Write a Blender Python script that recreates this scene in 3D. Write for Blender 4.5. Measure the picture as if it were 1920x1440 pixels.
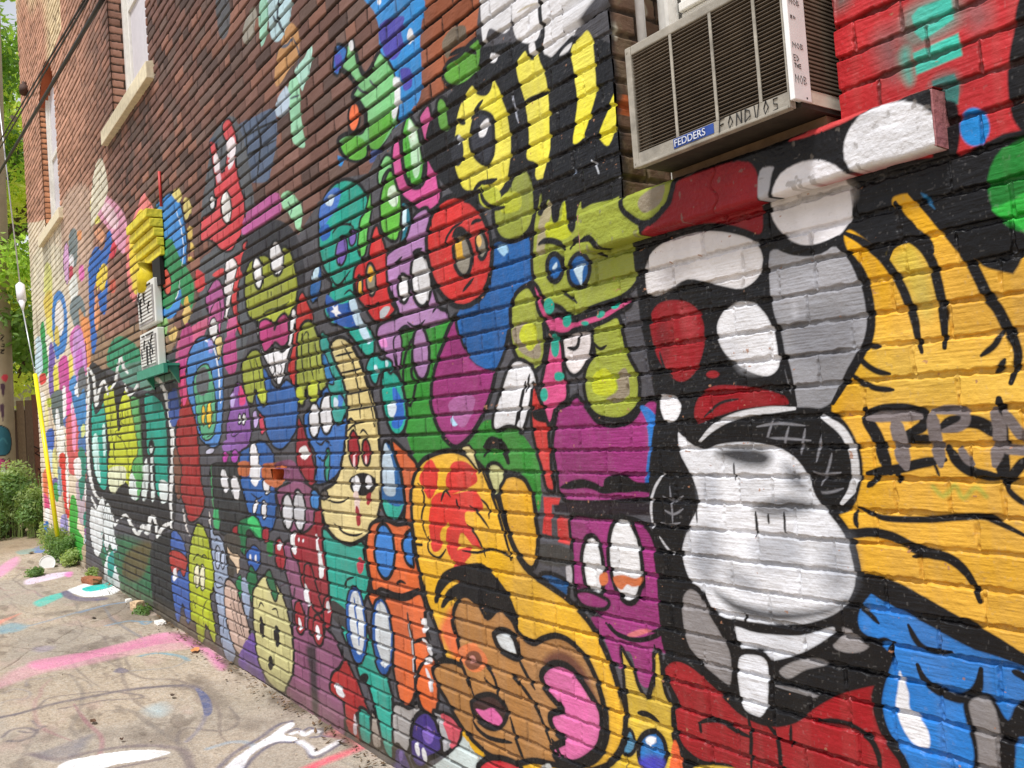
import bpy, bmesh, math, random
import numpy as np
from mathutils import Matrix, Vector
for o in list(bpy.data.objects): bpy.data.objects.remove(o)
scene = bpy.context.scene
C = scene.collection
# ------------------------------------------------------------------ camera
FPX, CX, CY = 1609.0, 960.0, 720.0            # in pixels of a 1920 wide frame
def nrm(v): v = np.array(v, float); return v/np.linalg.norm(v)
dw = nrm((-1160, 143, FPX))                   # direction of the wall's far end (world -X) in camera axes (x right, y down, z ahead)
_Y = 45000.0
dv = np.array(((FPX**2-143*_Y)/1160.0, -_Y, FPX)); dv = nrm(dv); dv = nrm(dv-dw*np.dot(dv, dw))
ey = np.cross(-dw, dv)                        # world +Y, chosen below to point ahead
_x = -dw; _z = dv; _y = np.cross(_z, _x)
# camera axes are right/down/ahead (right handed); world axes X,Y,Z right handed in the same frame
D, CAMZ = 1.75, 1.50
R_wc = np.array([_x, _y, _z])                 # world = R_wc @ cam
cam_pos = np.array((0.0, -D, CAMZ))
cr, cd, ca = R_wc @ np.array((1,0,0)), R_wc @ np.array((0,1,0)), R_wc @ np.array((0,0,1))
cam_data = bpy.data.cameras.new("camera"); cam = bpy.data.objects.new("camera", cam_data); C.objects.link(cam)
M = Matrix(((cr[0], -cd[0], -ca[0], cam_pos[0]), (cr[1], -cd[1], -ca[1], cam_pos[1]), (cr[2], -cd[2], -ca[2], cam_pos[2]), (0,0,0,1)))
cam.matrix_world = M
cam_data.sensor_width = 36; cam_data.sensor_fit = 'HORIZONTAL'; cam_data.lens = FPX/1920*36
cam_data.clip_start = .05; cam_data.clip_end = 2000
scene.camera = cam
# ------------------------------------------------------------------ light
SUN_EL, SUN_AZ = math.radians(64), math.radians(158)   # azimuth clockwise from +Y
w = bpy.data.worlds.new("World"); scene.world = w; w.use_nodes = True
nt = w.node_tree; bg = nt.nodes['Background']
sky = nt.nodes.new('ShaderNodeTexSky'); sky.sky_type = 'NISHITA'; sky.sun_disc = False
sky.sun_elevation = SUN_EL; sky.sun_rotation = SUN_AZ; sky.air_density = 1.0; sky.dust_density = 7.0; sky.ozone_density = 0.4
hz = nt.nodes.new('ShaderNodeMix'); hz.data_type = 'RGBA'          # thin bright cloud over the blue
tc0 = nt.nodes.new('ShaderNodeTexCoord'); cn = nt.nodes.new('ShaderNodeTexNoise'); cn.inputs['Scale'].default_value = 2.4; cn.inputs['Detail'].default_value = 7
cr_ = nt.nodes.new('ShaderNodeMapRange'); cr_.inputs['From Min'].default_value = .38; cr_.inputs['From Max'].default_value = .58; cr_.inputs['To Min'].default_value = .45; cr_.inputs['To Max'].default_value = .95
nt.links.new(tc0.outputs['Generated'], cn.inputs['Vector']); nt.links.new(cn.outputs['Fac'], cr_.inputs['Value']); nt.links.new(cr_.outputs[0], hz.inputs['Factor'])
nt.links.new(sky.outputs[0], hz.inputs['A']); hz.inputs['B'].default_value = (8.4, 8.6, 9.2, 1)
nt.links.new(hz.outputs['Result'], bg.inputs[0]); bg.inputs[1].default_value = .088
sd = bpy.data.lights.new('sun', 'SUN'); sd.energy = 2.9; sd.angle = math.radians(7); sd.color = (.99, .985, .985)
sun = bpy.data.objects.new('sun', sd); C.objects.link(sun)
to_sun = Vector((math.sin(SUN_AZ)*math.cos(SUN_EL), math.cos(SUN_AZ)*math.cos(SUN_EL), math.sin(SUN_EL)))
sun.rotation_euler = to_sun.to_track_quat('Z', 'Y').to_euler(); sun.location = (0, -3, 12)
scene.render.engine = 'CYCLES'
scene.view_settings.view_transform = 'Standard'; scene.view_settings.look = 'None'; scene.view_settings.exposure = .30; scene.view_settings.gamma = 1
scene.render.resolution_x = 1024; scene.render.resolution_y = 768
# ------------------------------------------------------------------ helpers
def ray(px, py):
    px = np.asarray(px, float); py = np.asarray(py, float)
    c = np.stack([(px-CX)/FPX, (py-CY)/FPX, np.ones_like(px)], -1)
    return c @ R_wc.T
def wall_xz(px, py, y=0.0):
    d = ray(px, py); t = (y-cam_pos[1])/d[..., 1]
    return cam_pos[0]+d[..., 0]*t, cam_pos[2]+d[..., 2]*t
_a = wall_xz(226, 1108); _b = wall_xz(740, 1440)
GB = (_b[1]-_a[1])/(_b[0]-_a[0]); G0 = _a[1]-GB*_a[0]       # the alley falls slightly along the wall
def gz(x): return G0+GB*x
def ground_xy(px, py, h=0.0):
    d = ray(px, py)
    t = (G0+h+GB*cam_pos[0]-cam_pos[2])/(d[..., 2]-GB*d[..., 0])
    return cam_pos[0]+d[..., 0]*t, cam_pos[1]+d[..., 1]*t
def at(px, py, x):
    """world point on the ray through a pixel where the plane X = x is met"""
    d = ray(px, py); t = (x-cam_pos[0])/d[0]
    return Vector((float(x), float(cam_pos[1]+d[1]*t), float(cam_pos[2]+d[2]*t)))
def px_of(P):
    v = R_wc.T @ (np.array(P, float)-cam_pos)
    return CX+FPX*v[0]/v[2], CY+FPX*v[1]/v[2]
def lin(c):
    c = np.array(c, float)/255.0
    return np.where(c <= .04045, c/12.92, ((c+.055)/1.055)**2.4)
def hsh(a, b, s=0):
    a = np.asarray(a).astype(np.int64); b = np.asarray(b).astype(np.int64)
    h = (a*374761393+b*668265263+s*1442695041) & 0xffffffff
    h = ((h ^ (h >> 13))*1274126177) & 0xffffffff
    h = h ^ (h >> 16)
    return (h & 0xffff)/65535.0
def vnoise(x, y, s=0):
    xi = np.floor(x); yi = np.floor(y); fx = x-xi; fy = y-yi
    fx = fx*fx*(3-2*fx); fy = fy*fy*(3-2*fy)
    a = hsh(xi, yi, s); b = hsh(xi+1, yi, s); c = hsh(xi, yi+1, s); d = hsh(xi+1, yi+1, s)
    return (a*(1-fx)+b*fx)*(1-fy)+(c*(1-fx)+d*fx)*fy
def fbm(x, y, s=0, n=3):
    r = 0; a = .5
    for i in range(n): r = r+a*vnoise(x*2**i, y*2**i, s+i); a *= .5
    return r/(1-.5**n)
def sstep(a, b, x):
    t = np.clip((x-a)/(b-a), 0, 1); return t*t*(3-2*t)
def tag(o, label=None, cat=None, group=None, kind=None):
    if label: o['label'] = label
    if cat: o['category'] = cat
    if group: o['group'] = group
    if kind: o['kind'] = kind
    return o
def empty(name, loc=(0,0,0), rz=0.0):
    o = bpy.data.objects.new(name, None); C.objects.link(o); o.location = loc; o.rotation_euler = (0,0,rz); return o
def link(name, me, mat=None, parent=None, loc=None):
    o = bpy.data.objects.new(name, me); C.objects.link(o)
    if mat is not None: me.materials.append(mat)
    if parent is not None: o.parent = parent
    if loc is not None: o.location = loc
    return o
class MB:
    """collects boxes, tubes and quads into one mesh"""
    def __init__(s): s.bm = bmesh.new()
    def box(s, x0, x1, y0, y1, z0, z1, rot=None, piv=None, bev=0.0):
        r = bmesh.ops.create_cube(s.bm, size=1); vs = r['verts']
        for v in vs: v.co = Vector((x0+(v.co.x+.5)*(x1-x0), y0+(v.co.y+.5)*(y1-y0), z0+(v.co.z+.5)*(z1-z0)))
        if bev:
            es = list({e for v in vs for e in v.link_edges})
            r2 = bmesh.ops.bevel(s.bm, geom=es, offset=bev, segments=2, profile=.6, affect='EDGES')
            vs = list({v for f in r2['faces'] for v in f.verts} | {v for v in vs if v.is_valid})
        if rot is not None: bmesh.ops.rotate(s.bm, verts=vs, cent=piv or (0,0,0), matrix=rot)
        return vs
    def quad(s, *p): s.bm.faces.new([s.bm.verts.new(q) for q in p])
    def prism(s, pts2, axis, a, b):
        """polygon pts2 extruded along an axis ('x','y','z') from a to b"""
        def mk(p, t): return {'x': (t, p[0], p[1]), 'y': (p[0], t, p[1]), 'z': (p[0], p[1], t)}[axis]
        A = [s.bm.verts.new(mk(p, a)) for p in pts2]; B = [s.bm.verts.new(mk(p, b)) for p in pts2]
        n = len(pts2)
        s.bm.faces.new(A); s.bm.faces.new(B[::-1])
        for i in range(n): s.bm.faces.new((A[i], B[i], B[(i+1) % n], A[(i+1) % n]))
    def tube(s, pts, r, n=8, r2=None, cap=True):
        pts = [Vector(p) for p in pts]; m = len(pts); rings = []
        up = Vector((0,0,1))
        for i, p in enumerate(pts):
            t = (pts[min(i+1, m-1)]-pts[max(i-1, 0)]).normalized()
            a = t.cross(up); 
            if a.length < .05: a = t.cross(Vector((1,0,0)))
            a.normalize(); b = t.cross(a)
            rr = r if r2 is None else r+(r2-r)*i/(m-1)
            rings.append([s.bm.verts.new(p+a*rr*math.cos(2*math.pi*k/n)+b*rr*math.sin(2*math.pi*k/n)) for k in range(n)])
        for i in range(m-1):
            for k in range(n):
                s.bm.faces.new((rings[i][k], rings[i][(k+1) % n], rings[i+1][(k+1) % n], rings[i+1][k]))
        if cap: s.bm.faces.new(rings[0][::-1]); s.bm.faces.new(rings[-1])
    def build(s, name, mat, parent=None, smooth=False, loc=None):
        bmesh.ops.recalc_face_normals(s.bm, faces=s.bm.faces)
        me = bpy.data.meshes.new(name); s.bm.to_mesh(me); s.bm.free()
        if smooth:
            for p in me.polygons: p.use_smooth = True
        return link(name, me, mat, parent, loc)
def grid_mesh(name, P, keep=None, col=None, gloss=None, smooth=True):
    """P: rows x cols x 3"""
    R_, C_, _ = P.shape
    me = bpy.data.meshes.new(name)
    idx = np.arange(R_*C_).reshape(R_, C_)
    q = np.stack([idx[:-1, :-1], idx[:-1, 1:], idx[1:, 1:], idx[1:, :-1]], -1).reshape(-1, 4)
    if keep is not None: q = q[keep.reshape(-1)]
    V = P.reshape(-1, 3)
    me.vertices.add(len(V)); me.vertices.foreach_set('co', V.astype(np.float32).ravel())
    me.loops.add(q.size); me.loops.foreach_set('vertex_index', q.astype(np.int32).ravel())
    me.polygons.add(len(q)); me.polygons.foreach_set('loop_start', np.arange(0, q.size, 4, dtype=np.int32))
    try: me.polygons.foreach_set('loop_total', np.full(len(q), 4, np.int32))
    except Exception: pass
    me.update(calc_edges=True)
    if smooth: me.polygons.foreach_set('use_smooth', np.ones(len(q), bool))
    if col is not None:
        a = me.color_attributes.new('paint', 'FLOAT_COLOR', 'POINT')
        c = np.ones((len(V), 4), np.float32); c[:, :3] = col.reshape(-1, 3); a.data.foreach_set('color', c.ravel())
    if gloss is not None:
        a = me.attributes.new('gloss', 'FLOAT', 'POINT'); a.data.foreach_set('value', gloss.astype(np.float32).ravel())
    return me
def join_meshes(name, mes, mat, parent):
    """joins patch meshes, keeping their attributes, into one object"""
    bm = None
    obs = [link(name, m, mat) for m in mes]
    if len(obs) > 1:
        with bpy.context.temp_override(active_object=obs[0], selected_objects=obs, selected_editable_objects=obs):
            bpy.ops.object.join()
    o = obs[0]; o.parent = parent; return o
# ------------------------------------------------------------------ procedural materials
def mat(name, col, rough=.7, metal=0.0, nscale=20.0, namp=.15, bump=0.0, bscale=60.0, spec=None, trans=0.0, stretch=None):
    m = bpy.data.materials.new(name); m.use_nodes = True; nt = m.node_tree; b = nt.nodes['Principled BSDF']
    tc = nt.nodes.new('ShaderNodeTexCoord'); n = nt.nodes.new('ShaderNodeTexNoise'); n.inputs['Scale'].default_value = nscale; n.inputs['Detail'].default_value = 5
    src = tc.outputs['Object']
    if stretch:
        mp = nt.nodes.new('ShaderNodeMapping'); mp.inputs['Scale'].default_value = stretch; nt.links.new(src, mp.inputs[0]); src = mp.outputs[0]
    nt.links.new(src, n.inputs['Vector'])
    r = nt.nodes.new('ShaderNodeMapRange'); r.inputs['To Min'].default_value = 1-namp; r.inputs['To Max'].default_value = 1+namp
    r.inputs['From Min'].default_value = .3; r.inputs['From Max'].default_value = .7
    nt.links.new(n.outputs['Fac'], r.inputs['Value'])
    mx = nt.nodes.new('ShaderNodeVectorMath'); mx.operation = 'SCALE'; mx.inputs[0].default_value = tuple(lin(col))
    nt.links.new(r.outputs[0], mx.inputs['Scale']); nt.links.new(mx.outputs[0], b.inputs['Base Color'])
    b.inputs['Roughness'].default_value = rough; b.inputs['Metallic'].default_value = metal
    if spec is not None: b.inputs['Specular IOR Level'].default_value = spec
    if trans: b.inputs['Transmission Weight'].default_value = trans
    if bump:
        n2 = nt.nodes.new('ShaderNodeTexNoise'); n2.inputs['Scale'].default_value = bscale; n2.inputs['Detail'].default_value = 6; nt.links.new(src, n2.inputs['Vector'])
        bp = nt.nodes.new('ShaderNodeBump'); bp.inputs['Strength'].default_value = bump; bp.inputs['Distance'].default_value = .01
        nt.links.new(n2.outputs['Fac'], bp.inputs['Height']); nt.links.new(bp.outputs[0], b.inputs['Normal'])
    return m
def paint_mat(name, striate=True, dirt=.16, bumpd=.0022, rough=(.85, .40), speck=0.0):
    m = bpy.data.materials.new(name); m.use_nodes = True; nt = m.node_tree; L = nt.links.new; b = nt.nodes['Principled BSDF']
    at_ = nt.nodes.new('ShaderNodeAttribute'); at_.attribute_name = 'paint'
    g = nt.nodes.new('ShaderNodeAttribute'); g.attribute_name = 'gloss'
    tc = nt.nodes.new('ShaderNodeTexCoord')
    n = nt.nodes.new('ShaderNodeTexNoise'); n.inputs['Scale'].default_value = 3.2; n.inputs['Detail'].default_value = 9; n.inputs['Roughness'].default_value = .68
    L(tc.outputs['Object'], n.inputs['Vector'])
    r = nt.nodes.new('ShaderNodeMapRange'); r.inputs['From Min'].default_value = .3; r.inputs['From Max'].default_value = .7
    r.inputs['To Min'].default_value = 1-dirt; r.inputs['To Max'].default_value = 1+dirt*.7; L(n.outputs['Fac'], r.inputs['Value'])
    mx = nt.nodes.new('ShaderNodeVectorMath'); mx.operation = 'SCALE'; L(at_.outputs['Color'], mx.inputs[0]); L(r.outputs[0], mx.inputs['Scale'])
    src = mx.outputs[0]
    if speck:
        ns = nt.nodes.new('ShaderNodeTexVoronoi'); ns.inputs['Scale'].default_value = 170; L(tc.outputs['Object'], ns.inputs['Vector'])
        sv = nt.nodes.new('ShaderNodeSeparateColor'); L(ns.outputs['Color'], sv.inputs[0])
        rs_ = nt.nodes.new('ShaderNodeMapRange'); rs_.inputs['To Min'].default_value = 1-speck; rs_.inputs['To Max'].default_value = 1+speck; L(sv.outputs[0], rs_.inputs['Value'])
        m2 = nt.nodes.new('ShaderNodeVectorMath'); m2.operation = 'SCALE'; L(src, m2.inputs[0]); L(rs_.outputs[0], m2.inputs['Scale']); src = m2.outputs[0]
    L(src, b.inputs['Base Color'])
    rr = nt.nodes.new('ShaderNodeMapRange'); rr.inputs['To Min'].default_value = rough[0]; rr.inputs['To Max'].default_value = rough[1]
    L(g.outputs['Fac'], rr.inputs['Value'])
    n4 = nt.nodes.new('ShaderNodeTexNoise'); n4.inputs['Scale'].default_value = 9; n4.inputs['Detail'].default_value = 4; L(tc.outputs['Object'], n4.inputs['Vector'])
    ad = nt.nodes.new('ShaderNodeMath'); ad.operation = 'MULTIPLY_ADD'; ad.inputs[1].default_value = .35; L(n4.outputs['Fac'], ad.inputs[0])
    sb = nt.nodes.new('ShaderNodeMath'); sb.operation = 'SUBTRACT'; sb.inputs[1].default_value = .17; L(rr.outputs[0], sb.inputs[0]); L(sb.outputs[0], ad.inputs[2])
    L(ad.outputs[0], b.inputs['Roughness']); b.inputs['Specular IOR Level'].default_value = .26
    n2 = nt.nodes.new('ShaderNodeTexNoise'); n2.inputs['Scale'].default_value = 95; n2.inputs['Detail'].default_value = 6; L(tc.outputs['Object'], n2.inputs['Vector'])
    bp = nt.nodes.new('ShaderNodeBump'); bp.inputs['Strength'].default_value = .8; bp.inputs['Distance'].default_value = bumpd
    L(n2.outputs['Fac'], bp.inputs['Height']); last = bp
    if striate:
        mp = nt.nodes.new('ShaderNodeMapping'); mp.inputs['Scale'].default_value = (14, 14, 120); L(tc.outputs['Object'], mp.inputs[0])
        n3 = nt.nodes.new('ShaderNodeTexNoise'); n3.inputs['Scale'].default_value = 1; n3.inputs['Detail'].default_value = 4; n3.inputs['Roughness'].default_value = .6; L(mp.outputs[0], n3.inputs['Vector'])
        b2 = nt.nodes.new('ShaderNodeBump'); b2.inputs['Strength'].default_value = .55; b2.inputs['Distance'].default_value = .0028
        L(n3.outputs['Fac'], b2.inputs['Height']); L(bp.outputs[0], b2.inputs['Normal']); last = b2
    L(last.outputs[0], b.inputs['Normal'])
    return m
# ------------------------------------------------------------------ painting: closed shapes and strokes, in metres on a plane
def smooth_pts(p, closed, n=4):
    p = np.asarray(p, float); m = len(p); out = []
    rng = range(m) if closed else range(m-1)
    for i in rng:
        if closed: a, b, c, d = p[(i-1) % m], p[i], p[(i+1) % m], p[(i+2) % m]
        else: a, b, c, d = p[max(i-1, 0)], p[i], p[i+1], p[min(i+2, m-1)]
        for k in range(n):
            t = k/n
            out.append(.5*((2*b)+(-a+c)*t+(2*a-5*b+4*c-d)*t*t+(-a+3*b-3*c+d)*t**3))
    if not closed: out.append(p[-1])
    return np.array(out)
class Canvas:
    """colour sampled on a grid whose columns are at U and rows at V (both rising)"""
    def __init__(s, U, V, col): s.U, s.V = U, V; s.col = col; s.cov = np.zeros(col.shape[:2])
    def window(s, pts, m, sq=1.0):
        i0 = np.searchsorted(s.U, pts[:, 0].min()-m/sq); i1 = np.searchsorted(s.U, pts[:, 0].max()+m/sq)
        j0 = np.searchsorted(s.V, pts[:, 1].min()-m); j1 = np.searchsorted(s.V, pts[:, 1].max()+m)
        return i0, i1, j0, j1
    def seg_dist(s, pts, closed, m, win, taper=None, sq=1.0):
        mu = m/sq
        i0, i1, j0, j1 = win; dist = np.full((j1-j0, i1-i0), 9e9); 
        n = len(pts); k = n if closed else n-1
        for i in range(k):
            a = pts[i]; b = pts[(i+1) % n]
            u0 = max(np.searchsorted(s.U, min(a[0], b[0])-mu), i0); u1 = min(np.searchsorted(s.U, max(a[0], b[0])+mu), i1)
            v0 = max(np.searchsorted(s.V, min(a[1], b[1])-m), j0); v1 = min(np.searchsorted(s.V, max(a[1], b[1])+m), j1)
            if u1 <= u0 or v1 <= v0: continue
            x = (s.U[u0:u1][None, :]-a[0])*sq; y = s.V[v0:v1][:, None]-a[1]
            d = (b-a)*np.array((sq, 1.0)); L2 = d@d
            t = np.clip((x*d[0]+y*d[1])/max(L2, 1e-12), 0, 1)
            q = np.hypot(x-t*d[0], y-t*d[1])
            if taper is not None: q = q/np.maximum(taper[i]*(1-t)+taper[min(i+1, n-1)]*t, .05)
            sl = dist[v0-j0:v1-j0, u0-i0:u1-i0]; np.minimum(sl, q, out=sl)
        return dist
    def blend(s, win, a, c, cov=1.0):
        i0, i1, j0, j1 = win; v = s.col[j0:j1, i0:i1]; v += a[..., None]*(c-v)
        cv = s.cov[j0:j1, i0:i1]; cv += a*(cov-cv)
    def fill(s, pts, c, out=0.0, soft=.0025, oc=None, alpha=1.0, sq=1.0):
        m = max(out*1.1+.004, soft)+.004; win = s.window(pts, m, sq); i0, i1, j0, j1 = win
        if i1 <= i0 or j1 <= j0: return
        dist = s.seg_dist(pts, True, m, win, None, sq)
        ins = np.zeros((j1-j0, i1-i0), bool); Uw = s.U[i0:i1]; a = pts; b = np.roll(pts, -1, 0)
        for jj in range(j1-j0):
            v = s.V[j0+jj]; h = (a[:, 1] > v) != (b[:, 1] > v)
            if not h.any(): continue
            xs = np.sort(a[h, 0]+(v-a[h, 1])/(b[h, 1]-a[h, 1])*(b[h, 0]-a[h, 0]))
            ins[jj] = (np.searchsorted(xs, Uw) % 2) == 1
        sd = np.where(ins, -dist, dist)
        al = np.clip(.5-sd/(2*soft), 0, 1)
        s.n = getattr(s, 'n', 0)+1; var = .91+.17*vnoise(s.U[None, i0:i1]*9+s.n*3.7, s.V[j0:j1, None]*7+s.n*1.3, 5)
        s.blend(win, al*alpha, lin(c)*var[..., None])
        if out:
            k = lin(oc if oc is not None else (18, 17, 20))
            s.blend(win, np.clip(1-(dist-out/2)/(out*.55+.002), 0, 1)**2*.30, k)
            s.blend(win, np.clip((out/2-dist)/.0035+.5, 0, 1), k)
            if out >= .012 and pts[:, 0].mean() > -5 and hsh(s.n, 3, 9) < .20:      # a thin run of paint from the lowest point of the line
                q = pts[np.argmin(pts[:, 1])]; L = .02+.07*float(hsh(s.n, 4, 9)); s.stroke(np.array([q, q-(0, L*.5), q-(-.001, L)]), oc if oc is not None else (22, 21, 24), .0045, taper=False)
    def stroke(s, pts, c, wd, soft=.002, taper=True, alpha=1.0, sq=1.0):
        n = len(pts); t = np.ones(n)
        if taper:
            L = np.concatenate([[0], np.cumsum(np.hypot(*np.diff(pts, axis=0).T))]); L /= max(L[-1], 1e-9)
            t = .45+.55*np.clip(np.minimum(L, 1-L)*5, 0, 1)
        m = wd/2+soft+.003; win = s.window(pts, m, sq)
        if win[1] <= win[0] or win[3] <= win[2]: return
        dist = s.seg_dist(pts, False, m, win, t, sq)
        s.blend(win, np.clip((wd/2-dist)/(2*soft)+.5, 0, 1)*alpha, lin(c))
def run_art(cv, art, proj, wall=False):
    """art: lines 'f r,g,b outline ; x y x y ...' (fill) / 'p' (sharp fill) / 's' (stroke) / 'e r,g,b outline ; cx cy rx ry rot' / 'g' soft fill"""
    for ln in art.strip().splitlines():
        ln = ln.split('#')[0].strip()
        if not ln: continue
        h, t = ln.split(';'); h = h.split(); k = h[0]; c = PAL[h[1]] if h[1] in PAL else tuple(float(v) for v in h[1].split(','))
        wd = float(h[2])/1000 if len(h) > 2 else 0.0
        n = [float(v) for v in t.split()]
        if k == 'e':
            cx, cy, rx, ry = n[:4]; r = math.radians(n[4]) if len(n) > 4 else 0
            th = np.linspace(0, 2*math.pi, 28, endpoint=False)
            x = rx*np.cos(th); y = ry*np.sin(th)
            p = np.stack([cx+x*math.cos(r)-y*math.sin(r), cy+x*math.sin(r)+y*math.cos(r)], 1)
        else:
            p = np.array(n).reshape(-1, 2)
            if k in 'fg': p = smooth_pts(p, True)
            if k in 'stq': p = smooth_pts(p, False)
        u, v = proj(p[:, 0], p[:, 1]); q = np.stack([u, v], 1); sq = 1.0
        if wall:      # broad caps far along the wall, fine caps close by: marks grow wider than tall with distance
            r_ = min(1.0, 1.9/max(1.9, -float(u.mean()))); sq = r_ if k == 'q' else r_**.55
            if k in 'fpes' and u.mean() < -2.1: wd *= 1.28
        if k in 'fpe': cv.fill(q, c, wd, sq=sq)
        elif k == 'g': cv.fill(q, c, 0, soft=wd, alpha=float(h[3]) if len(h) > 3 else 1.0)
        elif k in 'sq': cv.stroke(q, c, wd, sq=sq)
        elif k == 't': cv.stroke(q, c, wd, soft=wd*.35, taper=False, alpha=float(h[3]) if len(h) > 3 else 1.0)   # soft spray line
PAL = dict(K=(17,16,19), K2=(46,45,48), W=(226,226,230), W2=(205,205,208), Y=(222,166,28), Y2=(230,176,26), YL=(232,222,58), R=(146,20,28), R2=(192,46,48), RD=(140,34,44),
  G=(48,138,46), LG=(118,192,84), MG=(140,208,162), OL=(150,160,58), LI=(188,196,38), P=(150,48,116), PK=(222,104,168), LV=(172,126,178), B=(28,92,160), B2=(36,114,194),
  T=(28,162,142), O=(214,100,44), BR=(172,122,68), CR=(214,196,134), GY=(142,142,147), PL=(134,80,110), VI=(58,42,112), TN=(190,170,148))
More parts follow.
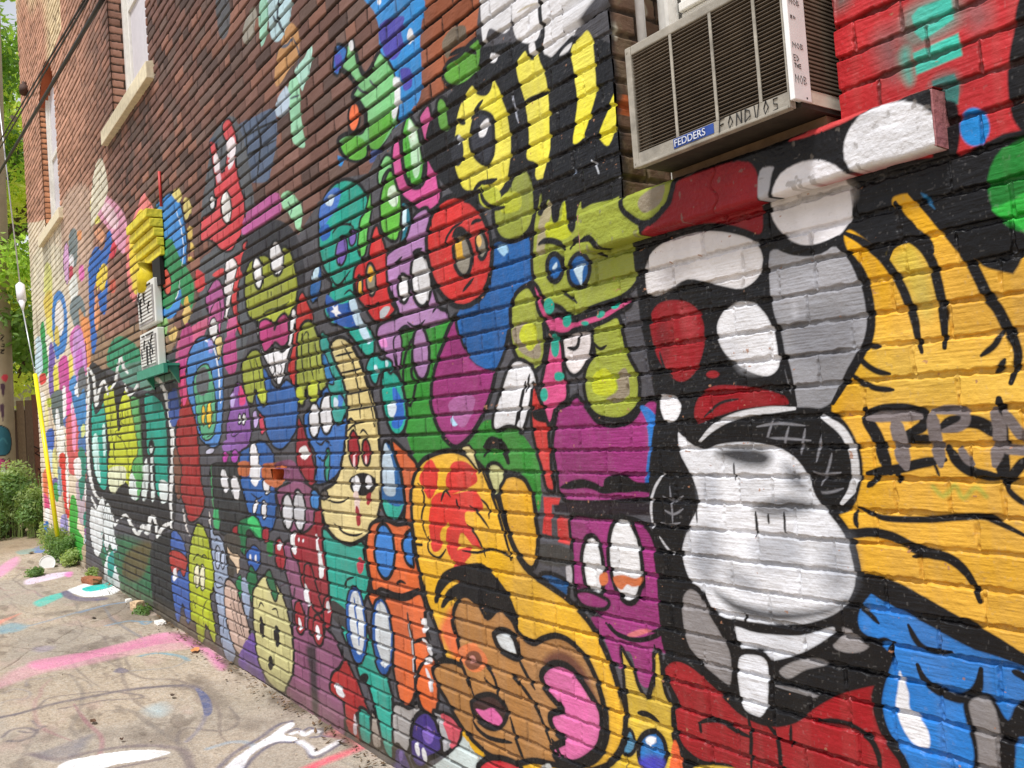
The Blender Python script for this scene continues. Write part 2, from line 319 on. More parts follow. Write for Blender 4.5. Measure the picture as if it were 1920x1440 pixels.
ART_FAR = """
# washed tan primer at the far end and the brown primer strip under it
p 226,210,186 ; 40 420 75 415 108 400 125 372 165 372 170 440 166 560 150 700 160 1080 60 1020
g 196,166,146 40 ; 118 372 170 360 172 560 160 600 140 560 118 480
p 150,122,96 ; 166 560 200 640 262 600 320 560 330 640 300 700 240 720 166 720
g 225,215,190 30 ; 62 480 118 470 120 560 100 640 64 700
# far column of small figures
f 120,132,134 ; 130 436 143 432 145 480 140 500 130 490
f 226,150,90 ; 144 436 152 432 152 448 146 450
f 220,170,215 8 ; 121 460 126 455 129 480 128 530 122 525 118 490
f 235,235,240 ; 129 482 136 478 138 498 132 500
f 200,60,90 ; 130 502 136 500 137 522 131 528
f 230,110,185 ; 148 500 156 498 158 520 152 528 147 515
f 226,230,225 ; 130 530 142 512 146 550 140 575 132 560
f 232,232,140 ; 84 500 90 492 96 505 98 540 90 560 82 545
f 230,205,90 ; 82 560 96 545 100 590 94 625 86 600
f 235,225,110 ; 86 600 98 600 100 640 90 640
f 240,236,226 ; 84 630 98 640 100 680 92 720 84 700
f 60,130,205 ; 102 552 112 545 121 560 126 600 124 650 112 665 104 650 98 620 98 580
f 235,230,225 ; 104 575 112 562 118 580 120 605 114 630 104 610
f 225,200,80 ; 103 615 108 612 112 640 108 650 102 640
f 60,130,205 ; 100 640 110 655 110 672 104 670
f 120,135,140 ; 136 560 150 555 160 580 160 620 150 640 138 610 130 580
f 200,150,110 ; 147 580 156 590 160 620 152 625
f 230,150,90 ; 152 600 166 600 170 650 168 690 160 700 154 650
f 45,155,80 ; 76 610 82 605 86 640 90 680 88 705 78 700 76 650
f 200,226,240 ; 66 640 76 635 80 690 76 700 66 705
f 120,90,175 ; 92 650 100 650 104 700 100 745 92 735
f 210,110,180 ; 130 640 138 615 150 612 160 650 162 700 150 720 140 690
f 205,150,215 ; 140 620 152 620 160 660 158 700 148 720 138 690 136 650
f 200,110,200 ; 143 660 152 655 156 690 150 700 142 690
f 215,60,55 ; 74 705 84 700 86 715 76 722
f 235,225,85 ; 100 690 108 690 110 740 102 742
f 200,75,155 ; 110 680 126 670 130 740 124 770 112 735
f 235,215,90 ; 129 670 136 670 136 720 130 720
f 70,145,215 ; 130 715 142 705 146 755 140 775 132 745
f 238,240,245 ; 140 725 150 715 152 750 143 752
f 100,105,110 ; 146 700 158 690 162 740 150 760
f 190,205,50 ; 88 748 96 748 96 762 89 762
f 240,235,228 ; 74 740 84 740 88 780 80 785 76 770
f 235,225,160 ; 84 750 90 765 90 800 84 790
f 90,105,108 ; 96 740 118 735 118 800 104 800 98 775
f 232,236,240 ; 104 775 110 772 114 830 108 840
f 228,80,165 ; 119 740 133 735 138 765 130 785 121 775
f 245,240,245 ; 117 730 123 730 124 790 119 790
f 80,110,175 ; 119 785 128 780 128 800 120 800
f 240,235,240 ; 133 755 141 770 144 800 138 850 134 820
f 210,90,90 ; 124 785 136 775 148 800 148 850 140 890 128 880 124 830
f 235,150,190 ; 134 765 141 780 142 840 136 840
f 60,130,190 ; 134 740 148 745 158 730 162 800 152 830 146 800
f 70,115,175 ; 146 820 158 800 160 850 150 860
f 210,220,140 ; 152 800 158 795 159 815 153 820
f 60,100,190 ; 86 812 100 805 100 845 90 850
f 200,220,235 ; 86 850 98 845 100 880 90 885
f 240,240,235 ; 108 812 118 800 122 840 118 862 108 855
f 215,60,50 ; 110 858 122 852 126 900 132 960 124 968 116 910
f 245,245,240 ; 124 850 128 870 128 960 123 900
f 235,230,150 ; 98 850 106 845 108 900 102 910
f 110,95,150 ; 98 900 106 895 108 912 99 915
f 150,180,200 ; 108 880 114 880 116 920 110 930
f 70,160,80 ; 98 915 106 905 110 935 104 940
f 235,120,70 ; 80 890 86 878 90 900 90 940 84 930 80 910
f 220,80,130 ; 80 925 88 930 94 950 88 960 82 945
f 245,245,240 ; 84 955 92 955 92 975 85 972
f 170,160,215 ; 114 970 124 965 128 990 124 1030 114 1000
f 30,110,190 ; 80 985 90 978 92 1000 90 1025 76 1030 66 1030
f 65,165,60 ; 132 935 140 930 146 960 145 990 156 1010 158 1045 142 1050 134 1020 130 980
f 190,170,180 ; 142 905 156 900 160 950 158 985 148 975 144 940
f 40,130,110 ; 148 840 160 850 160 900 152 940 146 890
f 235,230,228 ; 138 865 150 860 152 895 142 895
f 30,130,110 ; 156 965 166 960 168 990 160 1000
f 150,90,160 ; 158 992 168 990 168 1000 160 1004
f 190,170,140 ; 152 1030 180 1010 200 1030 206 1090 170 1075
s K 8 ; 76 700 90 690 104 690
s K 7 ; 100 800 106 830 104 870
s K 7 ; 122 800 122 850 130 900
s K 7 ; 66 640 90 640
s K 8 ; 160 640 164 740 160 800
s K 8 ; 158 1010 168 1035 190 1040 206 1050 230 1030
# pink cloud, blue runner and yellow flame
f 224,220,205 ; 172 345 180 320 190 330 200 352 190 362
f 222,215,110 ; 170 375 178 372 182 395 190 410 180 420 170 410
f 228,160,188 ; 182 372 192 362 206 372 224 388 236 412 240 440 236 470 228 474 214 452 200 425 184 405
f 238,205,215 ; 186 380 200 380 214 395 222 420 212 430 196 408
f 205,60,80 ; 203 462 214 452 218 470 208 485
f 228,160,120 ; 176 435 188 428 196 440 190 455
f 45,105,190 ; 200 440 206 432 210 450 206 475 200 500 202 540 198 560 192 520 176 540 182 600 180 650 173 662 168 600 166 540 165 500 172 475 180 462 190 470 196 462
f 45,105,190 ; 184 550 198 545 200 570 196 590 188 580
f 232,205,60 ; 180 520 192 495 200 500 201 515 196 540 190 548 186 535 182 545
f 232,160,115 ; 178 560 184 560 186 600 181 625 177 600
f 205,90,70 ; 206 530 216 524 216 546 208 548
f 226,130,130 ; 236 450 250 410 268 362 276 372 290 400 294 470 290 500 262 545 252 565 244 555 238 515
f 232,206,60 ; 244 445 254 410 264 392 274 402 284 410 290 470 284 500 266 540 254 552 246 530 242 490
s 210,50,50 10 ; 276 390 286 410 290 450
s 232,140,140 8 ; 282 404 288 430 291 470
s 170,140,40 10 ; 262 440 270 425 284 420
f 60,140,215 12 70,80,95 ; 292 386 304 372 316 362 326 362 338 380 345 410 350 450 348 500 342 545 334 580 322 594 306 590 298 575 296 520 294 450 289 420
f 45,140,85 ; 299 470 308 452 320 448 332 470 340 490 352 505 362 530 362 570 352 590 344 575 330 560 322 590 306 580 299 540 297 500
f 62,62,165 ; 291 420 302 410 304 430 294 448
f 195,215,225 ; 293 455 302 442 302 470 296 480
e 210,90,70 9 ; 312 528 8 25 -6
f 60,140,215 ; 300 576 316 580 330 560 338 540 340 560 330 588 318 598 304 592
s 230,240,245 9 ; 330 395 340 430 344 475 340 500
s 230,240,245 9 ; 336 520 334 550 328 562
f 224,208,120 ; 322 362 334 352 340 368 334 380
f 224,208,120 ; 345 372 354 375 358 395 350 412 345 400
f 220,190,100 ; 352 425 360 428 360 445 353 448
f 220,190,100 ; 355 455 362 458 362 470 356 470
f 220,190,80 ; 353 482 360 482 360 490 354 490
f 220,180,70 ; 344 570 350 552 354 570 358 590 356 600 348 598
# brown and mint wanderers high on the wall
f 150,146,135 ; 463 30 476 12 481 30 476 60 466 82 456 78 455 62
f 84,84,88 ; 405 0 430 0 428 60 412 70
f 176,206,214 ; 503 -10 545 -10 541 40 534 64 520 78 508 70 503 40
f 150,200,178 ; 486 10 500 -10 502 40 498 70 488 84
s 60,68,80 14 ; 524 -5 520 30 530 60
s 60,68,80 12 ; 512 30 518 44 512 50
f 190,142,92 ; 532 62 546 43 558 58 561 90 556 112 543 128 530 150 519 162 515 150 518 118
s 84,90,105 14 ; 528 88 540 84 548 70
f 170,215,200 ; 552 132 570 108 581 84 586 96 580 130 571 158 566 170 558 150
f 150,208,172 ; 540 168 548 146 558 150 562 180 563 215 568 245 572 276 550 268 546 240 543 205
f 178,196,214 ; 515 210 522 182 538 162 543 196 528 220
s 70,78,92 8 ; 545 185 560 178
s 70,78,92 8 ; 548 70 560 100 556 130
f 84,98,122 ; 442 240 478 218 512 204 519 232 518 270 510 310 500 340 468 342 444 338 438 300
s 26,26,30 12 ; 455 230 462 270 460 335
s 26,26,30 12 ; 480 218 488 270 480 340
s 26,26,30 12 ; 440 268 480 244 516 226
s 26,26,30 12 ; 440 305 480 282 518 262
# green guest with blue hat
f 122,196,128 18 74,76,90 ; 652 82 660 76 666 96 672 118 684 140 698 122 708 100 716 96 728 112 740 132 748 160 748 215 736 248 722 270 706 282 690 276 684 298 664 300 645 292 634 264 654 250 680 246 686 216 672 190 660 180 668 160 654 140 640 128 642 105
f 92,172,56 ; 692 232 720 215 736 200 736 230 726 252 710 278 694 276 690 255
f 92,172,56 ; 640 268 660 256 682 262 686 290 668 300 648 292
f 235,236,240 ; 654 80 661 76 664 92 656 96
f 40,110,190 10 50,54,90 ; 630 86 642 84 650 92 647 108 640 125 634 142 624 132 626 108
f 75,72,170 ; 628 104 640 104 638 126 630 134
e 222,104,54 12 74,76,90 ; 664 220 11 28 4
s 74,76,90 9 ; 668 160 676 170 690 176
s 74,76,90 8 ; 692 150 704 165
# tall blue thing with white windows
f 46,136,206 ; 684 -10 700 20 710 50 713 96 730 112 742 140 750 200 744 232 728 262 714 290 702 308 718 300 740 272 760 230 774 202 788 182 790 130 788 60 790 -10
f 74,70,168 ; 712 46 756 30 752 60 756 85 740 112 720 100
f 74,70,168 ; 752 130 770 130 772 160 758 170 754 150
e W ; 710 3 4 6
e W ; 769 68 6 15
f 232,236,240 ; 738 148 750 150 749 195 741 222 735 214 740 180
f 46,136,206 ; 632 292 644 298 640 312 633 306
f 70,90,150 ; 695 285 712 282 706 300 694 305
"""
ART_MID = """
# dark primer under the dense crowd of figures
p 78,77,83 ; 322 660 372 560 396 470 450 400 560 440 596 380 640 335 690 325 735 245 785 200 820 175 862 150 890 90 902 -40 1210 -40 1210 320 1940 240 1940 1560 660 1560 226 1130 160 1075 163 700
g 50,105,70 40 ; 190 1020 250 1010 300 1060 290 1130 215 1110 196 1070
g 92,84,50 30 ; 238 1035 280 1015 276 1060 258 1090 230 1080
f 40,42,44 ; 284 1020 322 1000 324 1060 330 1160 300 1160 284 1110
f 92,84,72 ; 330 1165 362 1150 402 1200 400 1230 350 1190
# wild-style lettering on the left
f 50,142,104 ; 200 668 210 640 226 630 246 640 262 660 260 690 240 700 206 692
f 95,140,125 ; 226 690 250 680 300 670 326 690 320 730 260 730 230 715
f 44,43,46 ; 166 690 200 700 260 740 330 720 331 900 326 980 300 1000 276 990 240 978 200 966 178 930 168 880
f 30,160,140 9 ; 172 752 178 775 186 770 196 752 198 800 200 850 200 912 190 916 178 886 172 840
f 200,235,230 ; 174 820 182 816 186 870 188 905 180 890 174 850
f 200,235,230 ; 192 800 197 800 198 850 193 850
f 192,202,46 9 ; 194 742 206 722 212 730 218 770 221 806 225 800 222 770 228 745 238 728 246 760 252 790 262 830 262 870 254 890 258 920 246 922 236 905 226 912 214 918 206 920 202 880 204 840 199 790
f 222,226,190 ; 204 880 234 876 234 905 224 910 214 926 206 920
f 90,165,95 9 ; 244 752 256 745 262 760 266 830 268 880 262 932 250 936 244 900 248 870 258 840
f 30,150,130 9 ; 270 742 290 742 306 762 312 800 314 850 314 900 310 932 296 930 290 900 288 860 276 850 274 800
f 215,225,222 ; 244 890 252 894 258 930 252 938 242 925
f 215,225,222 ; 268 880 275 860 278 900 272 938 266 930
f 215,225,222 ; 298 905 306 900 314 910 313 938 302 942
f 215,225,222 ; 282 850 286 850 286 890 290 930 284 936
s K 9 ; 212 770 206 800 212 830 214 862
s K 9 ; 222 806 216 812 232 830 240 860 240 912
s K 7 ; 228 764 226 790 234 798
s K 7 ; 222 790 240 780
e K ; 284 840 6 16
e 215,225,222 ; 283 843 3 7
q 226,228,226 32 ; 163 690 166 740 163 800 165 860 170 900 180 930 196 938
q 226,228,226 30 ; 166 690 176 712 180 760 186 730 195 715 202 740
q 226,228,226 25 ; 204 735 216 715 220 690 226 670 232 690 240 700
q 226,228,226 20 ; 234 720 240 740 250 735 262 712
q 226,228,226 30 ; 268 700 296 712 310 740 320 790 324 850 320 920 321 985
q 226,228,226 27 ; 170 930 190 970 206 960 214 985 220 975
q 226,228,226 30 ; 226 972 236 966 246 985 258 1002 268 986 276 1000 282 970 290 975 295 1008
q 226,228,226 27 ; 295 1008 304 990 318 982 322 992
f 222,226,226 7 ; 170 950 180 955 190 930 196 945 194 990 190 1030 182 1045 172 1020 168 985
f 224,230,230 7 ; 194 960 202 942 208 960 214 1000 220 1030 212 1036 206 1020 200 1034 194 1010
s 30,150,140 12 ; 190 995 194 1020 200 1045 216 1030 226 1050
f 225,230,230 ; 196 1060 204 1035 212 1050 224 1090 222 1122 204 1110 196 1092
f 30,150,140 ; 202 1045 212 1035 214 1070 208 1085 202 1075
# red striped figure, pink and plum companions
f 86,90,96 ; 372 500 400 470 440 450 470 500 466 620 440 690 372 690 380 600
f 88,92,98 ; 392 300 400 250 440 220 470 330 470 430 380 440
f 225,218,196 ; 172 350 180 308 192 300 202 345 198 372 184 400 170 424
f 204,68,76 10 96,92,100 ; 417 236 422 227 430 224 437 238 444 262 441 290 446 330 452 352 458 374 459 404 452 440 444 452 436 468 424 472 412 466 402 455 390 450 377 452 376 430 378 410 388 402 400 394 405 378 401 358 403 338 398 310 396 288 392 268 400 262 405 274 408 292 412 318 419 322 424 300 424 272 418 252
f 236,226,232 ; 400 294 408 290 411 318 403 322
f 236,226,232 ; 424 264 439 258 441 290 427 294
f 228,190,205 ; 405 322 412 320 414 338 407 342
f 236,226,232 ; 428 300 440 294 438 308 429 318
f 205,60,66 ; 422 228 430 226 434 238 424 240
f 70,84,104 ; 392 264 400 256 410 262 406 268
e 232,230,228 10 100,96,106 ; 424 388 10 31 -3
e 236,236,240 9 100,96,106 ; 398 380 5 13
f 205,66,70 9 ; 455 458 464 452 468 468 466 490 461 506 450 522 446 545 445 575 447 604 455 618 452 630 445 616 438 592 434 562 438 520 436 498 429 505 424 496 432 484 442 478 453 472
f 234,228,230 8 ; 424 490 436 483 444 496 440 520 436 546 430 576 424 602 420 590 424 560 419 545 422 520
f 205,66,70 ; 366 512 372 506 383 518 383 540 372 548 366 536
f 205,66,70 ; 398 516 412 504 421 506 412 520
f 176,88,150 9 ; 390 546 402 526 412 526 418 545 421 578 417 602 402 606 389 584 385 562
e W 7 ; 399 584 4 9
e W 7 ; 410 576 3.6 10
f 206,98,136 ; 332 644 346 622 372 604 386 592 389 610 374 648 352 676 330 690
f 196,90,140 ; 426 604 442 592 444 618 428 640
f 196,90,150 ; 425 654 440 642 442 690 428 700
f 150,205,120 ; 296 600 312 596 314 622 304 642 297 636
f 222,190,110 ; 316 626 328 612 332 628 322 642
f 222,190,110 ; 342 590 352 572 358 586 348 610
# red tall, blue wings, purple cone
f 120,76,58 8 ; 325 848 332 840 340 860 343 900 338 935 330 930 326 900
f 152,42,42 11 ; 344 742 352 738 364 752 369 800 373 850 377 900 384 940 372 972 354 978 346 950 338 920 340 880 330 830 333 780
f 62,90,160 ; 315 740 330 730 336 770 328 800 318 790
f 200,70,120 ; 332 700 345 690 352 740 342 760
f 180,70,130 ; 338 632 352 605 362 640 350 690 334 700
f 75,130,195 11 ; 352 672 360 650 372 634 392 630 406 640 416 668 419 720 416 790 412 828 400 840 384 832 372 815 364 780 352 740 349 700
f 84,160,122 9 ; 362 716 372 690 390 684 400 720 405 760 404 800 396 822 382 824 372 800 366 760
f 95,100,105 ; 368 700 384 688 392 712 384 740 370 736
s 228,232,240 12 ; 382 636 398 648 408 680 412 720 413 756
e 226,190,60 7 ; 381 779 3.5 20
e 226,190,60 7 ; 392 778 5 25
s K 7 ; 388 820 396 815
f 190,90,150 7 ; 396 580 410 560 414 600 408 640 396 640 390 610
f 178,74,132 ; 420 640 440 625 444 690 430 700 420 680
f 226,226,228 8 ; 396 600 403 597 408 615 404 640 397 636 392 618
f 225,205,140 7 ; 404 636 416 632 414 660 410 675 405 655
f 160,145,210 ; 390 640 398 640 398 660 392 660
f 132,85,158 9 ; 434 738 446 716 456 730 464 752 470 790 470 820 460 842 444 848 428 840 424 800 430 770
f 205,60,120 ; 448 722 456 732 460 756 448 758
f 190,170,225 ; 432 742 440 738 438 762 432 760
e W 8 ; 449 786 3 10
e W 8 ; 457 786 3.5 11
s K 7 ; 430 800 436 818 448 812
e 185,60,160 6 ; 422 858 5 12
e 170,70,175 6 ; 440 856 7 13
f 195,170,225 6 ; 474 776 480 770 484 790 480 802 475 800
f 205,62,90 6 ; 486 776 496 770 498 800 492 815 486 800
f 140,95,170 ; 418 830 436 822 440 840 420 846
f 190,190,210 6 ; 386 846 394 840 402 842 398 850 388 852
# dark ghost, two blue faces, orange scrape
f 48,50,52 9 ; 394 876 420 868 448 872 452 900 462 940 466 980 478 1000 450 1010 420 1005 404 980 398 930
s 80,165,105 8 ; 394 872 396 910 400 950 404 985
e W ; 421 902 6 22 -8
e W ; 441 915 7 23 -8
f 62,160,100 ; 400 960 408 955 411 980 408 995 401 985
f 44,92,158 10 ; 450 850 465 838 484 826 500 832 512 850 514 880 516 920 518 960 512 990 496 1000 484 985 470 970 460 940 450 895
e W 8 ; 476 858 9 28 -3
f W ; 466 872 487 872 487 898 480 912 470 900
e W 8 ; 500 906 7 22
e W 7 ; 479 950 4 14 8
e W 8 ; 495 956 5 18
s K 8 ; 470 925 484 935 492 930
f 182,100,58 ; 447 868 466 866 466 892 448 890
f 182,100,58 ; 492 872 512 868 545 866 545 886 530 892 528 908 514 914 494 900
f 150,35,45 8 ; 436 990 452 985 458 1000 450 1020 440 1012
f 28,112,68 8 ; 448 978 462 970 478 968 490 985 492 1012 480 1010 470 995 462 1000 460 1040 450 1030 446 1000
f 60,185,105 ; 463 980 474 968 486 985 488 1008 476 996
e 150,35,50 7 ; 498 1003 7 15
e 34,120,62 ; 506 1028 6 16
f 44,90,165 8 ; 462 1038 474 1022 486 1032 488 1055 480 1072 470 1068 464 1055
e W ; 469 1045 1.6 6
e W ; 480 1048 1.8 8
f 70,66,60 ; 420 1005 450 1008 446 1060 430 1090 424 1060
f 215,190,160 6 ; 424 1022 434 1036 446 1040 449 1058 445 1078 440 1060 430 1046
f 30,120,70 6 ; 444 1085 452 1080 452 1120 446 1130 442 1105
# small group at the foot of the wall
f 62,95,165 8 ; 320 1000 342 1010 350 1050 356 1110 356 1168 348 1160 342 1132 336 1168 328 1150 322 1100
f 165,55,50 8 ; 317 1036 330 1032 348 1044 350 1062 344 1082 336 1068 328 1084 320 1066
f 226,226,228 ; 323 1075 329 1065 332 1080 326 1090
f 150,165,190 10 ; 392 962 400 1000 412 1005 424 1040 428 1090 424 1120 434 1160 442 1196 443 1222 437 1244 425 1238 415 1206 410 1170 404 1120 398 1070 394 1010
e 170,182,205 8 ; 408 1045 5 22
e 170,182,205 8 ; 418 1050 4 17
s K 7 ; 401 1016 406 1010 410 1016
s K 7 ; 410 1085 414 1082 418 1088
s K 8 ; 402 1090 408 1102 420 1098
s K 7 ; 418 1190 420 1150
s 210,205,200 12 ; 343 955 348 985 355 1005
s 210,205,200 10 ; 392 960 394 985
f 168,182,36 12 ; 362 1000 368 982 378 984 390 1010 398 1050 401 1090 398 1112 394 1120 404 1180 404 1208 396 1198 386 1172 382 1205 371 1198 366 1168 358 1160 355 1110 353 1060 357 1020
e 228,226,190 8 ; 369 1080 5 22
e 228,226,190 8 ; 379 1083 5 25
s K 8 ; 362 1052 368 1040 376 1042
s K 8 ; 376 1046 384 1040 390 1050
s K 7 ; 362 1125 366 1140
s K 7 ; 388 1125 380 1145 382 1170
f 192,165,150 11 ; 422 1092 430 1086 442 1098 450 1124 462 1160 469 1194 466 1218 452 1229 438 1212 426 1172 420 1126
s K 7 ; 432 1098 440 1140 456 1196
s K 7 ; 444 1106 450 1150 460 1200
s K 6 ; 430 1130 446 1190 450 1215
f 30,100,60 9 ; 470 1060 484 1090 486 1130 480 1160 474 1140 462 1096
f 108,78,152 ; 468 1190 478 1196 486 1240 500 1290 470 1265 446 1240
f 150,165,190 ; 452 1090 462 1086 468 1130 464 1160 456 1130
f 198,192,134 12 ; 474 1112 484 1092 496 1078 508 1084 520 1098 534 1130 546 1180 550 1230 548 1262 538 1297 520 1294 500 1274 486 1244 478 1200 474 1150
f 36,105,66 9 ; 498 1080 506 1068 514 1090 520 1112 516 1128 508 1112
e K ; 491 1176 4.5 21 -4
e K ; 519 1193 5.5 21 -4
e K ; 508 1243 5 14
s K 9 ; 484 1140 489 1130 495 1138
s K 9 ; 510 1143 518 1142 523 1157
# plum body with gum drops
f 134,80,110 12 ; 520 918 536 908 560 900 590 918 602 940 604 975 588 986 574 1000 560 1010 545 1000 530 975 522 945
f 134,80,110 12 ; 524 1040 540 1090 548 1140 550 1200 549 1262 536 1300 566 1334 606 1362 642 1392 646 1316 640 1260 644 1236 628 1196 612 1176 604 1130 580 1060 556 1020 536 1016
f 120,70,100 ; 512 872 545 862 562 880 570 900 548 905 530 896
f 144,34,46 9 ; 560 782 568 800 584 850 592 895 584 912 570 896 556 866 556 820
f 226,226,226 ; 562 842 574 836 580 852 572 862 564 856
f 144,34,46 11 ; 592 915 604 945 606 985 612 1030 616 1080 617 1130 610 1180 602 1200 590 1194 577 1178 580 1120 566 1100 560 1060 548 1040 545 1010 552 996 566 1000 586 985 590 950
f 226,226,228 ; 545 1004 553 1000 552 1016 556 1034 553 1040 547 1028
f 226,226,228 ; 592 1000 600 1030 606 1060 607 1080 599 1082 596 1050
e W ; 560 1012 1.6 4
e W ; 568 1014 1.6 3
f 144,34,46 10 ; 571 1060 582 1062 596 1110 604 1140 600 1150 588 1142 578 1120 570 1095
f W ; 570 1096 575 1100 582 1130 578 1136 571 1120
e 152,36,46 10 ; 525 1040 9.5 31 -5
e W ; 524 1024 4 8
e 152,36,46 10 ; 562 1158 9.5 32 -6
e W ; 562 1170 3 12 -8
e 152,36,46 10 ; 597 1182 10 30 -4
e W ; 596 1186 4 14 -6
e 152,36,46 9 ; 614 1148 8 32
e W ; 615 1138 3.4 11
e 205,205,210 12 ; 539 960 10.5 34 -2
e 205,205,210 12 ; 561 957 11.5 39 -4
s 60,44,56 11 ; 545 1110 550 1122 552 1100
g 62,48,56 24 ; 574 1215 590 1210 594 1260 598 1330 592 1350 584 1320 580 1260
s 60,44,56 8 ; 525 1100 538 1094 544 1110
# red leg
f 164,44,44 12 ; 624 1262 636 1252 646 1236 656 1250 672 1284 686 1320 692 1338 676 1340 668 1342 676 1390 660 1382 648 1360 644 1320 626 1304 618 1290
f W ; 626 1284 634 1282 646 1300 644 1308 634 1302
f 210,200,205 ; 664 1340 668 1350 668 1376 662 1374
# ghoul in a bow tie
f 50,50,56 ; 456 520 458 470 470 436 492 418 520 412 548 430 566 470 572 520 566 570 552 590
f 178,90,148 ; 455 418 470 390 496 372 520 362 528 392 510 410 478 430 456 440
f 150,208,166 ; 527 366 540 358 552 368 563 384 566 404 563 434 554 424 542 402 530 388
s 60,80,75 7 ; 540 378 546 392 544 404
f 150,158,54 13 ; 458 540 460 510 470 490 484 480 498 478 512 486 524 470 536 462 548 480 556 520 557 556 550 582 536 598 514 606 490 606 468 596 460 570
e 230,230,232 13 ; 483 512 9 30 -4
e 230,230,232 13 ; 518 484 13 33 -3
f 175,186,60 ; 500 588 530 572 550 560 546 580 530 594 510 602
s K 7 ; 501 548 502 558
s K 7 ; 508 546 509 556
s 70,74,30 12 ; 492 590 504 582 526 576 542 566
f 185,48,46 9 ; 552 596 560 560 568 548 578 570 588 596 580 612 574 640 560 660 556 720 546 716 540 690 548 650
f W 10 ; 480 606 492 640 503 660 515 652 530 660 541 640 546 584 554 582 553 606 548 640 540 668 530 710 522 722 510 704 500 680 488 650
f 172,58,116 11 ; 487 604 500 598 512 606 514 618 520 600 534 588 541 606 541 632 536 646 526 650 516 642 506 654 496 660 488 640 486 620
s K 8 ; 512 660 516 690 518 720
s K 7 ; 508 692 511 684 515 692 512 702 508 700
s K 7 ; 521 686 525 682 529 692 525 702 521 698
f 50,96,162 10 ; 478 700 496 690 512 722 524 726 536 712 552 726 560 744 556 800 548 820 530 842 512 836 500 812 492 780 480 760
f OL 11 ; 452 690 462 668 474 656 486 660 492 690 498 730 500 752 494 762 486 752 478 730 474 756 464 752 458 730
s K 7 ; 468 670 474 700 478 730
s K 7 ; 478 668 486 700 490 730
f 190,205,50 ; 482 736 496 728 498 748 490 752
f OL 13 ; 556 650 560 620 570 604 582 602 592 616 600 640 606 680 612 720 610 732 600 734 594 716 596 750 588 756 580 748 576 720 570 758 560 756 555 720
s K 9 ; 566 626 566 670 572 720
s K 9 ; 578 624 580 668 588 714
s K 9 ; 588 636 594 672 598 700
s K 7 ; 569 630 575 622 580 630
f 192,205,50 ; 578 722 588 712 596 728 592 750 582 750
f 192,205,50 ; 556 732 568 728 568 752 560 754
# blue robe with white eyes
f 50,108,182 11 ; 570 790 575 770 590 758 606 730 622 722 640 724 652 740 650 800 645 850 640 880 622 900 604 908 590 905 592 880 590 850 576 822
e W 12 ; 589 788 10.5 33
e W 12 ; 612 776 12.5 38
f 28,160,150 10 ; 619 730 632 712 648 718 652 745 648 772 641 792 631 796 622 780 618 752
f 60,120,200 ; 634 732 644 734 642 760 634 764
f 205,225,240 ; 626 745 634 752 632 765 626 764
s K 9 ; 592 828 602 834 610 826 620 836
f 28,140,120 8 ; 610 850 616 842 618 870 614 905 608 890
s K 9 ; 596 855 606 864 616 850
e 60,130,200 9 ; 590 938 9 20 -6
# teal creature, top left of the crowd
f 32,158,140 12 ; 598 404 606 376 622 350 646 336 672 344 688 368 694 396 690 428 684 462 676 490 668 520 664 556 668 590 682 604 700 628 702 664 686 668 664 640 640 612 620 606 608 580 614 556 622 530 606 500 598 460
f 72,118,200 ; 598 400 608 372 626 352 640 360 632 390 618 410 602 430
f 200,220,235 ; 610 382 618 366 628 368 622 386
f 36,90,168 ; 598 430 616 420 618 442 604 452
f 34,85,165 ; 612 552 636 570 664 566 668 590 676 612 652 614 624 602 612 580
p W ; 622 572 628 576 634 572 634 582 640 588 633 589 630 596 627 588 620 584 626 580
f 190,215,232 ; 654 566 666 562 676 596 692 626 694 644 684 640 668 610
f 34,90,150 8 ; 580 542 590 502 600 500 602 534 596 556 586 568
f 190,220,235 ; 584 522 592 502 598 504 594 528
e 120,95,176 9 ; 640 470 10 28 5
e 120,95,176 8 ; 660 445 7 16 6
s K 10 ; 622 440 634 424 652 420 664 426
s K 10 ; 622 520 630 534 640 530 656 508
s K 10 ; 604 510 612 520 624 530
s K 8 ; 646 552 656 544 664 552
f 24,150,140 9 ; 598 640 606 622 618 644 634 680 646 706 656 734 654 766 640 740 618 736 612 700 604 668
f 36,120,180 7 ; 604 660 612 672 622 700 626 720 614 716 606 690
# small light green drops
f 96,190,84 9 ; 676 410 684 396 690 370 694 360 696 390 692 420 688 456 684 478 676 482 670 466 672 436
f 92,176,58 11 ; 715 362 722 338 733 318 745 340 752 372 752 400 748 436 742 452 728 448 716 430 712 394
f 214,238,214 ; 728 356 740 348 746 376 738 388 728 376
f 22,110,130 10 ; 752 380 764 382 770 402 770 440 760 462 748 468 752 440 756 410
f 200,225,235 ; 756 388 762 392 760 424 754 430
f 120,190,120 10 ; 716 300 726 290 740 300 742 320 730 318 720 330 712 350 708 330
# red face behind
f 200,44,46 12 ; 664 510 672 494 688 486 694 460 700 432 708 422 714 440 722 462 726 500 727 540 734 566 742 580 732 594 720 604 706 606 694 594 684 576 672 562 664 540
e 134,126,112 10 ; 695 524 9.5 31 -3
e 232,180,50 ; 694 514 5 15
e 134,126,112 9 ; 674 536 5 20
e 225,175,60 ; 674 540 3 14
f 180,185,190 ; 710 590 720 576 732 576 726 590 716 598
s K 8 ; 686 572 698 574 710 566
# lilac creature and its pink horns
f 206,84,150 12 ; 735 300 737 270 742 258 750 268 752 290 758 322 768 348 784 352 796 340 798 300 794 262 786 226 790 212 802 196 808 210 812 250 816 300 822 340 827 372 812 392 790 398 770 382 752 366 742 340
f 84,176,62 12 ; 754 262 758 232 765 216 776 226 784 244 790 280 794 312 790 338 780 350 768 344 760 322 755 292
f 186,226,190 ; 766 228 774 232 784 262 788 300 784 330 776 330 770 290
